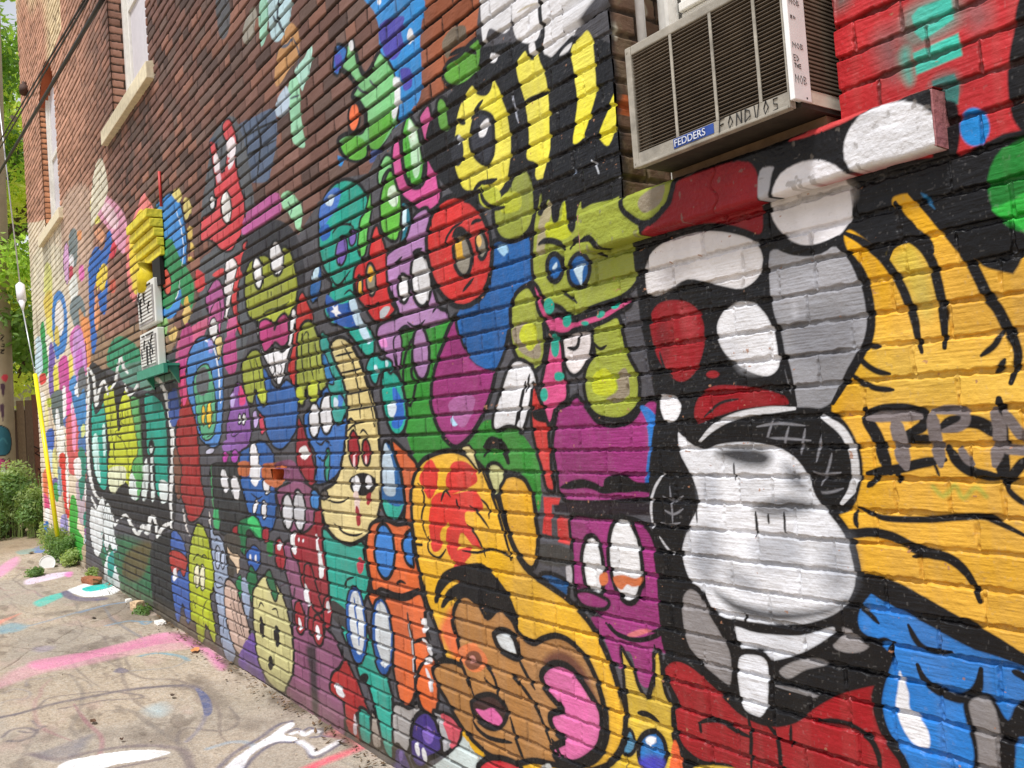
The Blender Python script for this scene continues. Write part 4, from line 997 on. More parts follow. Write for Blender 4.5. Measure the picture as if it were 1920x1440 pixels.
ART_RIGHT = """
# right half: black ground, red and teal bricks above
p 20,20,23 ; 1185 250 1940 200 1940 1560 1300 1560 1240 1200 1215 900 1230 750 1200 600 1185 450
p 186,46,50 ; 1480 266 1480 -40 1940 -40 1940 238 1880 250 1800 290 1700 300
g 60,150,140 14 .6 ; 1690 34 1716 4 1790 -20 1800 44 1740 84 1700 90
p 62,188,168 ; 1709 30 1722 14 1782 -8 1788 36 1730 76 1716 62
p 62,188,168 ; 1712 100 1796 62 1804 104 1718 141
g 60,180,160 16 .8 ; 1686 110 1700 96 1706 130 1708 150 1694 140
g 110,110,110 26 .6 ; 1640 70 1680 50 1690 100 1680 150 1650 120
g 62,170,155 12 .85 ; 1690 100 1704 96 1712 150 1702 156
p 58,120,112 ; 1748 152 1790 138 1800 160 1798 196 1756 204
g 120,100,100 18 .6 ; 1800 20 1840 -10 1860 30 1830 60
g 60,120,115 16 ; 1746 166 1760 146 1786 140 1796 160 1784 190 1756 202 1742 190
g 90,100,95 18 .8 ; 1560 -30 1600 -30 1590 8 1566 20
f K ; 1750 204 1792 192 1800 230 1800 260 1790 300 1756 330
e 30,128,200 ; 1827 238 27 36
f K 0 ; 1940 -30 1912 0 1900 60 1890 120 1892 180 1902 230 1940 240
e 30,118,44 ; 1934 345 82 92 8
f 50,178,64 ; 1860 392 1880 384 1940 360 1940 440 1900 418 1876 406
e 224,222,226 0 ; 1522 382 77 80 -10
g 190,184,180 14 .6 ; 1458 372 1520 346 1590 340 1596 380 1520 400 1466 410
f 170,170,176 0 ; 1424 330 1446 318 1450 336 1436 380 1420 378
p 44,120,172 ; 1727 362 1738 366 1752 392 1742 386
f Y 0 ; 1672 374 1684 366 1704 364 1720 380 1745 408 1770 434 1800 466 1826 486 1844 500 1870 508 1900 514 1940 520 1940 1260 1870 1216 1780 1166 1700 1116 1630 1088 1592 1040 1560 1000 1560 760 1590 720 1622 650 1630 600 1622 550 1604 500 1584 450 1590 432 1604 436 1634 458 1664 484 1672 466 1690 456 1714 452 1714 440 1696 418 1680 400
g 206,178,60 18 ; 1668 490 1690 462 1716 454 1740 500 1752 556 1740 600 1710 570 1690 520
g 232,200,70 60 .4 ; 1640 620 1920 700 1920 760 1640 740
s K 20 ; 1586 438 1612 450 1634 466 1656 486 1680 520 1696 550 1712 592 1720 630 1728 660
s K 21 ; 1664 486 1674 462 1704 447 1728 462 1745 487 1755 520 1767 572 1771 620 1771 652
s K 20 ; 1706 428 1736 452 1748 472
s K 19 ; 1678 380 1690 408 1716 430
s K 22 ; 1706 362 1750 404 1790 450 1815 485 1832 516 1852 556 1870 578 1886 610 1902 642 1908 672 1896 718
s K 13 ; 1878 620 1866 646 1840 667
s K 13 ; 1884 674 1876 688 1864 698
s K 14 ; 1620 642 1634 649 1648 650
s K 14 ; 1606 664 1622 682 1644 696 1668 701
s K 14 ; 1600 704 1612 716 1626 724
s K 14 ; 1624 718 1642 728 1674 731
s K 15 ; 1608 952 1640 966 1672 973 1740 974 1800 970 1846 969 1880 984 1925 1006
s K 22 ; 1548 966 1576 994 1600 1000 1634 998 1672 1006 1704 1022 1736 1036 1776 1046 1806 1068 1826 1098 1838 1128
s K 12 ; 1714 1043 1740 1042 1760 1048
s K 13 ; 1605 958 1604 974 1608 988
s K 13 ; 1886 914 1900 930 1925 948
t 120,170,60 10 .5 ; 1750 912 1770 930 1790 910 1806 934 1830 914 1850 930
# tag letters
s K 30 ; 1622 768 1628 790 1644 816 1656 850 1664 872 1670 886
s K 24 ; 1624 774 1650 768 1690 766 1720 772 1736 784 1730 800 1710 810 1692 818
s K 22 ; 1692 822 1720 824 1752 823
s K 22 ; 1626 888 1650 884 1690 878 1730 868 1772 862
s K 16 ; 1648 884 1640 900 1628 912
s K 28 ; 1762 806 1780 794 1802 790 1834 792 1860 806 1884 822
s K 24 ; 1776 838 1786 852 1800 870 1826 886 1850 892 1878 895
s K 28 ; 1874 748 1876 780 1878 820 1880 860 1883 892 1888 912
s K 20 ; 1925 860 1908 880 1892 902
s K 14 ; 1684 884 1687 904
s K 7 ; 1752 870 1762 892
s 116,106,106 24 ; 1628 784 1660 781 1700 780 1728 782
s 116,106,106 34 ; 1678 786 1688 822 1692 850 1700 876
s 116,106,106 28 ; 1748 772 1752 800 1758 836 1764 872
s 116,106,106 20 ; 1746 772 1780 768 1806 772 1812 786 1800 800 1770 808
s 116,106,106 26 ; 1862 768 1874 800 1872 840 1866 872
s 116,106,106 22 ; 1884 772 1900 796 1925 830
s 116,106,106 20 ; 1884 842 1925 846
s 116,106,106 18 ; 1800 840 1812 860 1826 870
# grey lobe
f 148,148,153 0 ; 1440 500 1450 468 1500 478 1552 464 1584 468 1604 494 1622 540 1631 590 1626 632 1606 680 1584 716 1560 754 1520 770 1490 760 1474 700 1452 630 1440 570
g 172,172,178 30 .7 ; 1452 530 1530 490 1590 500 1600 540 1530 560 1470 580
g 112,112,118 20 .6 ; 1480 620 1560 590 1600 600 1590 660 1510 680
g 190,190,196 8 .7 ; 1484 548 1490 548 1496 590 1488 592
s K 22 ; 1574 462 1600 488 1622 534 1632 590 1628 632 1612 668 1588 710 1562 756
s K 17 ; 1440 470 1436 520 1444 580 1460 640 1480 700 1492 760
s K 26 ; 1448 436 1466 460 1500 470 1540 466 1572 446
# red field over the pale pebbles
f 140,24,32 0 ; 1200 440 1222 410 1256 350 1290 330 1360 306 1404 304 1420 330 1426 370 1432 420 1420 440 1380 424 1330 418 1280 428
# loose drops and loaves (plain shapes)
f 222,219,220 18 ; 1206 520 1214 476 1250 446 1310 428 1370 430 1420 448 1436 484 1424 524 1390 548 1340 540 1290 530 1250 552 1216 560
f 142,18,28 18 ; 1214 600 1230 566 1264 556 1300 566 1322 600 1322 660 1304 706 1276 722 1246 700 1224 660
f 226,226,230 18 ; 1340 600 1366 566 1410 560 1444 590 1462 640 1466 690 1440 712 1396 700 1356 668 1340 634
f 142,18,28 18 ; 1300 752 1330 720 1380 716 1440 726 1478 740 1482 764 1440 768 1380 776 1330 798 1300 796
f 226,226,230 14 ; 1236 738 1262 738 1280 760 1270 790 1248 796 1234 770
e 152,28,36 13 ; 1336 702 16 12
g 110,22,30 14 .7 ; 1226 630 1244 600 1256 640 1246 680
g 178,60,66 14 .6 ; 1270 576 1294 580 1306 620 1290 640
g 196,192,196 20 .6 ; 1220 530 1260 500 1290 500 1250 540
g 196,196,202 20 .6 ; 1360 640 1390 660 1430 690 1390 690
s 30,28,30 9 ; 1236 660 1246 690 1262 706
s 30,28,30 8 ; 1320 782 1350 756 1384 748
# black slab with scratches and pale arcs
f 19,19,22 0 ; 1268 830 1300 800 1360 776 1440 766 1520 764 1572 778 1604 820 1618 870 1612 920 1594 956 1560 970 1480 1000 1300 1000 1236 990 1222 930 1236 890
s 205,205,208 17 ; 1312 828 1340 800 1380 780 1430 770 1490 766
s 205,205,208 20 ; 1540 780 1578 806 1598 842 1604 884 1596 918 1578 944
s 196,196,200 9 ; 1224 990 1220 950 1228 914 1244 888
s 196,196,200 7 ; 1236 1006 1248 1024 1262 1040
s 120,120,126 6 ; 1390 834 1450 822 1520 826
s 120,120,126 6 ; 1420 800 1460 794 1510 798
s 120,120,126 6 ; 1450 790 1440 820 1436 850
s 120,120,126 6 ; 1480 800 1474 822 1470 850
s 120,120,126 6 ; 1510 804 1506 826 1500 856
s 120,120,126 6 ; 1540 816 1536 840 1530 866
s 120,120,126 6 ; 1560 850 1552 880 1540 910
s 120,120,126 6 ; 1510 880 1540 890 1576 886
s 120,120,126 6 ; 1520 920 1550 924 1580 916
s 120,120,126 6 ; 1244 930 1262 940 1280 930
s 120,120,126 6 ; 1246 956 1264 964 1282 954
s 120,120,126 6 ; 1256 912 1260 940 1262 980
s 120,120,126 6 ; 1238 980 1256 984 1276 980
# pale sprayed clouds under the slab (plain shapes)
f 224,225,230 18 ; 1268 804 1290 820 1316 836 1350 826 1400 822 1450 830 1490 850 1520 890 1536 930 1560 960 1590 1000 1606 1050 1610 1100 1586 1146 1540 1170 1480 1180 1400 1172 1350 1160 1316 1128 1284 1080 1274 1030 1290 980 1306 940 1290 890 1270 850
g 30,31,36 14 .95 ; 1342 850 1370 838 1420 840 1446 856 1430 876 1380 870
g 70,72,80 18 .8 ; 1470 870 1500 884 1510 920 1480 910
g 120,124,134 30 .7 ; 1300 1000 1340 980 1350 1040 1330 1100 1296 1060
g 120,124,134 30 .6 ; 1540 1030 1590 1010 1600 1090 1560 1120
g 40,42,48 12 .9 ; 1340 1110 1400 1134 1480 1146 1560 1136 1590 1120 1560 1150 1480 1166 1390 1154
g 150,154,164 24 .6 ; 1410 1010 1480 1000 1500 1050 1430 1070
g 120,124,134 20 .6 ; 1370 1066 1420 1090 1410 1110 1366 1090
g 60,62,70 12 .8 ; 1410 950 1470 930 1530 946 1500 964 1440 972
g 140,144,154 20 .6 ; 1310 900 1340 890 1350 940 1320 950
s K 9 ; 1416 960 1418 990 1416 1006
s K 7 ; 1440 964 1441 982
s K 7 ; 1470 960 1472 1000
s K 6 ; 1306 940 1308 980
s K 6 ; 1376 868 1378 900
s K 9 ; 1396 1150 1398 1176
f 142,137,137 17 ; 1274 1130 1288 1100 1312 1110 1334 1150 1358 1190 1374 1232 1372 1290 1340 1272 1306 1238 1284 1204
f 142,137,137 15 ; 1556 1180 1580 1170 1612 1180 1640 1206 1624 1226 1590 1230 1560 1216
f 216,218,224 18 ; 1372 1170 1420 1180 1500 1184 1560 1168 1570 1190 1530 1220 1480 1240 1430 1246 1390 1226
f 224,226,232 15 ; 1382 1230 1410 1222 1440 1236 1446 1290 1442 1332 1424 1352 1404 1344 1388 1320 1380 1280
f 140,136,136 0 ; 1462 1258 1490 1240 1530 1236 1550 1246 1510 1256 1480 1272
s 130,128,130 9 ; 1454 1286 1510 1300 1560 1316
# red lumps at the foot
f 152,20,28 18 ; 1242 1256 1254 1238 1276 1236 1306 1252 1344 1288 1384 1330 1420 1350 1450 1356 1490 1348 1520 1324 1560 1300 1600 1286 1648 1278 1642 1306 1646 1342 1668 1392 1724 1470 1420 1470 1370 1440 1320 1432 1284 1406 1264 1366 1262 1330 1270 1318 1256 1290
s K 14 ; 1310 1356 1330 1350 1354 1354 1380 1370 1410 1384
s K 11 ; 1312 1356 1314 1374
s K 12 ; 1402 1340 1408 1380 1408 1440
s K 14 ; 1436 1356 1454 1378 1462 1410 1466 1450
s K 16 ; 1530 1352 1570 1354 1606 1366 1636 1390 1648 1420 1650 1450
s K 9 ; 1484 1360 1484 1400
f 206,172,44 0 ; 1300 1440 1350 1436 1390 1446 1400 1470 1300 1470
# blue lump with a white drop
f 36,116,194 22 ; 1622 1112 1634 1104 1662 1120 1710 1146 1760 1172 1830 1208 1940 1262 1940 1500 1730 1470 1690 1420 1660 1376 1646 1330 1648 1290 1660 1250 1664 1232 1640 1208 1612 1188 1602 1162 1606 1136
s K 42 ; 1624 1084 1670 1104 1730 1136 1790 1170 1850 1202 1930 1242
s K 13 ; 1612 1136 1630 1150 1648 1168
s K 15 ; 1704 1172 1716 1196 1732 1214 1756 1222 1786 1222
s K 20 ; 1722 1246 1732 1270 1750 1290 1776 1304 1802 1310 1824 1300 1836 1284 1840 1254
s K 15 ; 1672 1208 1670 1228 1656 1250
s K 10 ; 1640 1206 1660 1198 1676 1206
s K 16 ; 1900 1260 1912 1264 1930 1276
f W ; 1688 1258 1694 1272 1704 1300 1706 1328 1722 1344 1738 1366 1744 1392 1738 1404 1722 1400 1704 1386 1688 1356 1680 1322 1684 1290
f K ; 1806 1316 1840 1302 1866 1316 1890 1350 1906 1320 1940 1312 1940 1380 1906 1390 1906 1500 1812 1500 1826 1420 1814 1364
f 132,127,127 0 ; 1816 1322 1832 1308 1854 1314 1868 1336 1876 1378 1872 1420 1872 1500 1830 1500 1834 1420 1826 1366
f 30,128,200 ; 1910 1400 1940 1388 1940 1500 1904 1500
"""
ART_SILL = """
p 21,20,22 ; 1080 300 1760 120 1760 340 1080 520
p OL ; 1070 380 1190 350 1200 470 1070 500
f 140,24,32 0 ; 1200 450 1222 410 1260 350 1290 330 1360 306 1404 304 1420 330 1420 370 1400 390 1300 424
f OL 18 ; 1164 385 1170 342 1200 320 1260 312 1256 370 1240 396 1222 414 1204 418 1184 408
f 150,138,118 ; 1196 380 1206 362 1244 344 1240 376 1224 392 1206 398
s K 22 ; 1088 452 1104 446 1118 462 1134 480
e 224,224,228 0 ; 1676 270 96 80 -18
f 170,170,176 0 ; 1424 320 1450 312 1446 330 1436 378 1422 374
e 224,222,226 0 ; 1520 360 74 60 -14
s 200,70,70 14 ; 1480 262 1560 232 1620 205
"""
ART_GROUND = """
g 226,150,180 40 .35 ; -20 1290 40 1250 160 1225 280 1195 330 1185 380 1200 360 1215 260 1225 150 1250 80 1262 0 1290
g 222,120,168 24 .5 ; 58 1240 160 1222 240 1203 300 1187 345 1190 350 1202 300 1208 200 1228 110 1250 70 1256
g 222,110,178 24 .6 ; 330 1190 356 1196 390 1214 424 1240 420 1256 405 1250 380 1222 350 1208
g 232,150,200 30 .6 ; -10 1070 30 1044 34 1056 10 1076 -10 1085
g 236,215,235 20 .8 ; 50 1086 90 1076 130 1072 122 1080 80 1090 50 1096
g 226,120,190 16 .8 ; 122 1074 136 1072 132 1082 122 1080
g 60,190,175 20 .85 ; 64 1130 90 1118 118 1112 120 1118 100 1128 76 1138
f 238,240,240 0 ; 126 1108 150 1098 196 1080 226 1076 226 1106 196 1118 160 1120 140 1114
f 34,186,176 0 ; 154 1104 180 1096 200 1092 205 1074 214 1082 212 1098 190 1106 164 1110
g 95,90,115 12 .9 ; 114 1112 128 1108 142 1118 164 1122 200 1120 196 1126 150 1128 124 1122
g 110,160,175 30 .6 ; -10 1180 20 1168 50 1172 40 1182 0 1188
g 150,140,150 24 .8 ; 60 1216 80 1210 102 1213 90 1221 70 1222
g 220,130,110 18 .6 ; -10 1166 20 1156 40 1150 20 1160 -10 1174
t 120,145,165 44 .6 ; -10 1185 60 1172 120 1156 180 1140 240 1128 256 1126
t 105,135,165 37 .7 ; 150 1150 190 1138 230 1130 256 1126
t 105,150,175 34 .7 ; 200 1174 240 1166 262 1166 280 1166
t 105,150,175 27 .7 ; 262 1166 272 1172 284 1166
t 100,150,170 31 .8 ; 262 1230 290 1224 320 1226 344 1232 352 1238
t 140,140,140 20 .7 ; 352 1236 330 1248 290 1254 240 1258 216 1258
f 120,112,120 0 ; 212 1260 224 1252 240 1256 234 1262
t 140,130,128 20 .7 ; 50 1286 52 1276 80 1272 100 1268
t 150,142,138 17 .7 ; 4 1300 30 1292 56 1298 50 1310 20 1312 0 1320
t 90,84,96 44 .85 ; -10 1348 40 1338 100 1320 160 1308 230 1294 300 1286 350 1284 372 1290
f 96,100,130 0 ; 366 1288 380 1294 392 1306 398 1322 396 1336 384 1342 380 1326 374 1306
t 130,125,135 24 .8 ; 384 1340 380 1354 366 1374 350 1390
t 110,100,100 20 .8 ; 70 1330 90 1310 140 1302 200 1296 262 1302 260 1308 200 1312 160 1320 110 1330
t 120,110,112 17 .7 ; 60 1352 70 1362 84 1364
t 110,102,104 24 .85 ; 4 1384 20 1370 50 1366 68 1372 60 1382 36 1390 14 1390
t 110,102,104 20 .8 ; 36 1372 60 1374 84 1362
g 170,200,210 40 .5 ; 270 1330 300 1316 316 1326 300 1342
g 130,125,128 22 .8 ; 60 1414 90 1406 140 1388 176 1376 164 1392 150 1414 120 1430 90 1424
f 232,232,234 0 ; 120 1430 200 1412 260 1406 320 1410 280 1424 210 1436 170 1450 110 1450
t 115,104,106 37 .85 ; 56 1414 110 1424 180 1408 250 1398 310 1400 350 1412 356 1450
t 115,104,106 27 .8 ; 170 1450 240 1436 310 1422
t 140,160,175 31 .7 ; 390 1404 430 1392 460 1392 478 1400
f 226,226,232 0 ; 420 1440 460 1408 500 1384 530 1362 546 1354 552 1360 532 1378 560 1384 540 1392 510 1394 470 1416 450 1450 410 1456
t 100,96,112 27 .9 ; 400 1450 440 1412 490 1382 520 1360 546 1352
t 100,96,112 24 .9 ; 452 1450 476 1420 516 1394 556 1392
t 100,96,112 20 .9 ; 540 1374 556 1366 566 1372 580 1364 592 1368 606 1366 600 1380 584 1382
t 235,236,242 27 .95 ; 548 1376 562 1372 572 1378 586 1370 598 1372
t 100,96,112 24 .9 ; 556 1390 574 1400 588 1422 620 1406 650 1384 606 1380
t 235,236,242 31 .95 ; 562 1390 580 1402 592 1414 618 1400 640 1388
t 226,90,110 58 .85 ; 560 1450 600 1432 650 1412 690 1396
g 226,120,130 20 .7 ; 610 1376 640 1366 690 1390 670 1400 640 1386
t 130,120,115 15 .7 ; 0 1120 60 1104 110 1096
t 120,110,100 14 .8 ; 0 1088 24 1084 40 1076 80 1066 120 1056
g 40,110,180 14 .8 ; 60 1030 80 1022 90 1028 80 1036 64 1036
g 100,165,165 16 .6 ; 30 1034 60 1028 66 1034 40 1040
"""
# ------------------------------------------------------------------ the brick wall
H = .0723; BL = .2165
XL, XR, ZTOP = -14.35, 2.6, 8.6
SILL_T, SILL_B = 2.09, 1.968
OPEN = dict(near=(-1.80, -1.084, SILL_T, 3.9), mid=(-8.32, -6.99, 4.44, 6.6), far=(-12.68, -11.46, 4.36, 6.35))
RECESS = (-7.42, -6.98, 2.78, 3.06)         # square hole behind the yellow hood
HOLE = (-3.98, -3.74, 1.27, 1.33)
_hx = wall_xz(np.array([507., 531., 520., 520.]), np.array([888., 888., 876., 904.]))
HOLE = (float(_hx[0][0]), float(_hx[0][1]), float(_hx[1][3])+.01, float(_hx[1][2])-.01)
def far_open(X, Z):
    a = OPEN['far']; xm = (a[0]+a[1])/2; hw = (a[1]-a[0])/2
    top = 6.05+.36*np.clip(1-((X-xm)/hw)**2, 0, 1)
    return (X > a[0]) & (X < a[1]) & (Z > a[2]) & (Z < top)
def openings(X, Z):
    m = np.zeros(X.shape, bool)
    for k in ('near', 'mid'):
        a = OPEN[k]; m |= (X > a[0]) & (X < a[1]) & (Z > a[2]) & (Z < a[3])
    m |= far_open(X, Z)
    a = HOLE; m |= (X > a[0]) & (X < a[1]) & (Z > a[2]) & (Z < a[3])
    return m
def brick_field(X, Z):
    """returns face mask p, y displacement (into the wall +), brick ids, joint distance"""
    zz = Z+.003*(vnoise(X*.9, Z*.4, 3)-.5)*2+.0016*(vnoise(X*7, Z*3, 5)-.5)
    k = np.floor(zz/H); fz = zz-k*H
    hd = (np.mod(k, 7) == 3)
    L = np.where(hd, BL/2, BL)
    u = (X+50+np.where(np.mod(k, 2) == 0, 0, .5*L)+.035*hsh(k, k*0+7))/L
    i = np.floor(u); f = u-i
    j0 = .10*(hsh(i, k, 1)-.5); j1 = 1+.10*(hsh(i+1, k, 1)-.5)
    d0 = (f-j0)*L; d1 = (j1-f)*L
    ii = np.where(d0 < 0, i-1, np.where(d1 < 0, i+1, i))
    dx = np.minimum(np.abs(d0), np.abs(d1))
    top = H-fz; dz = np.minimum(fz, top)
    near = sstep(-3.4, -1.9, X)
    rough = (vnoise(X*90, Z*90, 11)-.5)*.004+(vnoise(X*30, Z*30, 12)-.5)*.005
    low = sstep(2.3, 1.0, Z)*sstep(-9.0, -5.5, X)
    crs = hsh(k, k*0+3, 17); run = vnoise(X*.55, k*1.7, 18)
    jw = .0046+.0028*(1-near)*(1-.6*low)*(.35+1.1*crs*run*1.6)
    e = np.minimum(dx-(.0032+.0006*(1-near)), dz-jw)+rough*(.30+.70*near)
    ex = np.minimum(dx-.0045, .02); ez = np.minimum(dz-jw, .02)
    rnd = .0034
    up = (top < fz) & (dz <= dx)
    p = np.where(up, sstep(-.002, .0052, e), sstep(-.001, .0026, e))
    fill = vnoise(X*5.3, Z*7.1, 21)*.6+vnoise(X*21, Z*26, 22)*.4
    depth = (.0115+.004*fill)*(1-near)*(1-.35*low)+(.0046+.0095*(1-fill))*near
    depth = np.where(dx < dz, depth*(.72-.20*near), depth)
    tan_ = sstep(-9.2, -10.4, X)*sstep(4.7, 4.3, Z)
    depth = depth*(1-.45*tan_)
    proud = (hsh(ii, k, 31)-.5)*.0042+(hsh(ii, k, 32)-.5)*.004*((fz/H)-.5)*2+(hsh(ii, k, 33)-.5)*.004*np.clip((f-.5)*2, -1, 1)
    lump = (fbm(X*26, Z*40, 41, 3)-.5)*.0034
    bead = -.0016*np.exp(-((e-.0030)/.0016)**2)*up*near*(.3+.9*vnoise(X*9, k*3.1, 53))
    grain = (vnoise(X*22, Z*300, 51)-.5)*.0010*near*(hsh(ii, k, 52) > .35)
    y = (1-p)*(depth+(vnoise(X*120, Z*120, 61)-.5)*.0050+(vnoise(X*45, Z*60, 62)-.5)*.004*near)+p*(proud+lump+grain)+bead
    return p, y, ii, k, near
def bare_colour(X, Z, p, ii, k):
    r = hsh(ii, k, 71)[..., None]; r2 = hsh(ii, k, 72)[..., None]
    c1, c2, c3, c4, c5 = [lin(c) for c in ((124, 92, 83), (112, 82, 74), (108, 88, 81), (142, 102, 88), (92, 74, 69))]
    col = np.where(r < .3, c1, np.where(r < .58, c2, np.where(r < .74, c3, np.where(r < .88, c4, c5))))
    blot = vnoise(X*.9+3, Z*1.3, 75)[..., None]
    col = col*(.88+.25*r2)*(.85+.3*blot)
    o = lin((158, 92, 64))*(.75+.5*r2)          # warm bricks by the near window head
    m = (sstep(-3.0, -2.7, X)*sstep(2.1, 2.4, Z))[..., None]
    col = col*(1-m)+o*m
    q = lin((206, 156, 132))*(.8+.4*r2)           # paler, warmer bricks towards the far corner: brighter light put into their colour
    m = (sstep(-7.6, -11.0, X)*.9)[..., None]
    col = col*(1-m)+q*m
    ob = lin((236, 218, 176))*(.9+.2*r2)  # cream patches above the arch, strong light put into the brick colour
    m = ((X < -10.7) & (Z > 6.3))[..., None]*sstep(.35, .7, vnoise(X*.8+k*0, Z*.6, 76))[..., None]*.8
    col = col*(1-m)+ob*m
    mo = lin((40, 30, 27))*(.7+.6*vnoise(X*40, Z*40, 77)[..., None])
    mo = mo+(lin((120, 92, 74))-mo)*(sstep(-8.5, -12.0, X)[..., None]*.6)
    return col*p[..., None]+mo*(1-p[..., None])
def far_crowd(cv, proj):
    '''small overlapping daubs and tags that fill the far column of wall between the figures'''
    if cv.U[0] > -10: return
    run_art(cv, 'p 226,210,186 ; 40 420 75 415 108 400 125 372 165 372 170 440 166 560 150 700 160 1080 60 1020', proj)
    rs = random.Random(11); cols = ['238,236,230', '238,236,230', '228,222,120', '210,80,80', '70,120,190', '120,130,132', '150,110,170', '60,150,110', '225,150,180', '96,100,106', '190,210,225', '235,200,110']
    L = []
    for n in range(150):
        x = rs.uniform(64, 168); y = rs.uniform(max(560, 640-(x-60)*.6), 1030)
        L.append('e %s %d ; %.1f %.1f %.1f %.1f %.0f' % (rs.choice(cols), rs.choice((0, 7, 9)), x, y, rs.uniform(2, 6), rs.uniform(6, 26), rs.uniform(-12, 12)))
        if rs.random() < .5: L.append('q 40,38,40 9 ; %.1f %.1f %.1f %.1f %.1f %.1f' % (x-5, y-rs.uniform(0, 20), x+rs.uniform(-3, 3), y, x+5, y+rs.uniform(-16, 16)))
    run_art(cv, '\n'.join(L), proj, True)
def wall_patch(xs, zs):
    X, Z = np.meshgrid(xs, zs)
    p, y, ii, k, near = brick_field(X, Z)
    col = bare_colour(X, Z, p, ii, k)
    cv = Canvas(xs, zs, col)
    proj = lambda a, b: wall_xz(a, b, 0.0)
    far_crowd(cv, proj); run_art(cv, ART_FAR, proj, True); 
    if xs[-1] > -12: run_art(cv, ART_MID, proj, True)
    if xs[-1] > -3.6: run_art(cv, ART_NEAR, proj, True)
    if xs[-1] > -2.2: run_art(cv, ART_RIGHT, proj, True)
    cov = cv.cov; col = cv.col
    # bricks took the spray a little differently, raked joints stayed mostly bare
    col *= (.90+.2*hsh(ii, k, 81))[..., None]
    low = sstep(2.3, 1.0, Z)*sstep(-9.0, -5.5, X); run = vnoise(X*.7, k*2.3, 84)
    J = (1-p)*cov*(sstep(-1.9, -3.1, X)*(1-.8*sstep(-9.4, -10.4, X))*(1-.55*low)*(.35+.75*run)+.16*vnoise(X*33, Z*33, 82)); J = np.clip(J, 0, 1)
    mo = lin((42, 36, 35))*(.7+.6*vnoise(X*40, Z*40, 83)[..., None])
    col += J[..., None]*(mo-col)
    fade = .0+.09*sstep(.45, .75, fbm(X*2.3, Z*3.1, 86))
    lum = (col@np.array((.3, .59, .11)))[..., None]; col += (fade*cov)[..., None]*(lum*.9+.015-col)
    dusty = sstep(.5, .85, vnoise(X*48, Z*1.6, 87)*.6+fbm(X*9, Z*6, 88)*.5)*cov*.08; col += (dusty*np.clip(lum[..., 0]*6, .15, 1))[..., None]*(lin((150, 140, 128))-col)
    spk = sstep(.84, .92, vnoise(X*170, Z*170, 89))*cov*near*.14; col += spk[..., None]*(lin((150, 146, 142))-col)
    jr = (1-p)*sstep(-1.1, -1.0, X)*sstep(1.95, 2.05, Z)*.6; col += jr[..., None]*(lin((66, 40, 38))-col)
    for (sx0, sx1, sz) in ((-8.62, -6.84, 4.30), (-13.02, -11.25, 4.23)):      # rain streaks under the stone sills
        k = sstep(sx0-.05, sx0+.1, X)*sstep(sx1+.05, sx1-.1, X)*(Z < sz)*sstep(sz-1.1, sz, Z)*sstep(.35, .7, vnoise(X*16, Z*.7, 99)); col += (k*.45)[..., None]*(lin((62, 54, 48))-col)
    # chips where the paint has come off
    ch = sstep(.835, .85, fbm(X*38, Z*52, 91, 4))*cov*sstep(-4.5, -2.5, X)
    col += (ch*.8)[..., None]*(lin((168, 120, 92))-col)
    # splash-back dirt low on the wall
    g = gz(X); dm = sstep(.20, .0, Z-g)*(.35+.6*fbm(X*9, Z*9, 95))*.8
    col += dm[..., None]*(lin((118, 106, 88))-col)
    gl = cov*(.55+.45*near)*(1-.6*ch)*(1-dm)
    Y = y.copy()
    # broken bricks round the hole
    hx = (HOLE[0]+HOLE[1])/2; hz = (HOLE[2]+HOLE[3])/2
    dh = np.hypot((X-hx)/.19, (Z-hz)/.075); sp = sstep(1.15, .7, dh+.4*(vnoise(X*30, Z*40, 97)-.5))
    Y += sp*.012*(vnoise(X*25, Z*30, 98))
    P = np.stack([X, Y, Z], -1)
    xc = .25*(X[:-1, :-1]+X[1:, :-1]+X[:-1, 1:]+X[1:, 1:]); zc = .25*(Z[:-1, :-1]+Z[1:, :-1]+Z[:-1, 1:]+Z[1:, 1:])
    keep = ~openings(xc, zc)
    return P, keep, col, gl
def cols_px(p0, p1, step):
    px = np.arange(min(p0, p1), max(p0, p1)+step*.5, step); x, _ = wall_xz(px, np.full_like(px, 760.0)); return np.sort(x)
def rows(z0, z1, n): 
    a = math.floor(z0/H); b = math.ceil(z1/H); return np.arange(a*n, b*n+1)*(H/n)
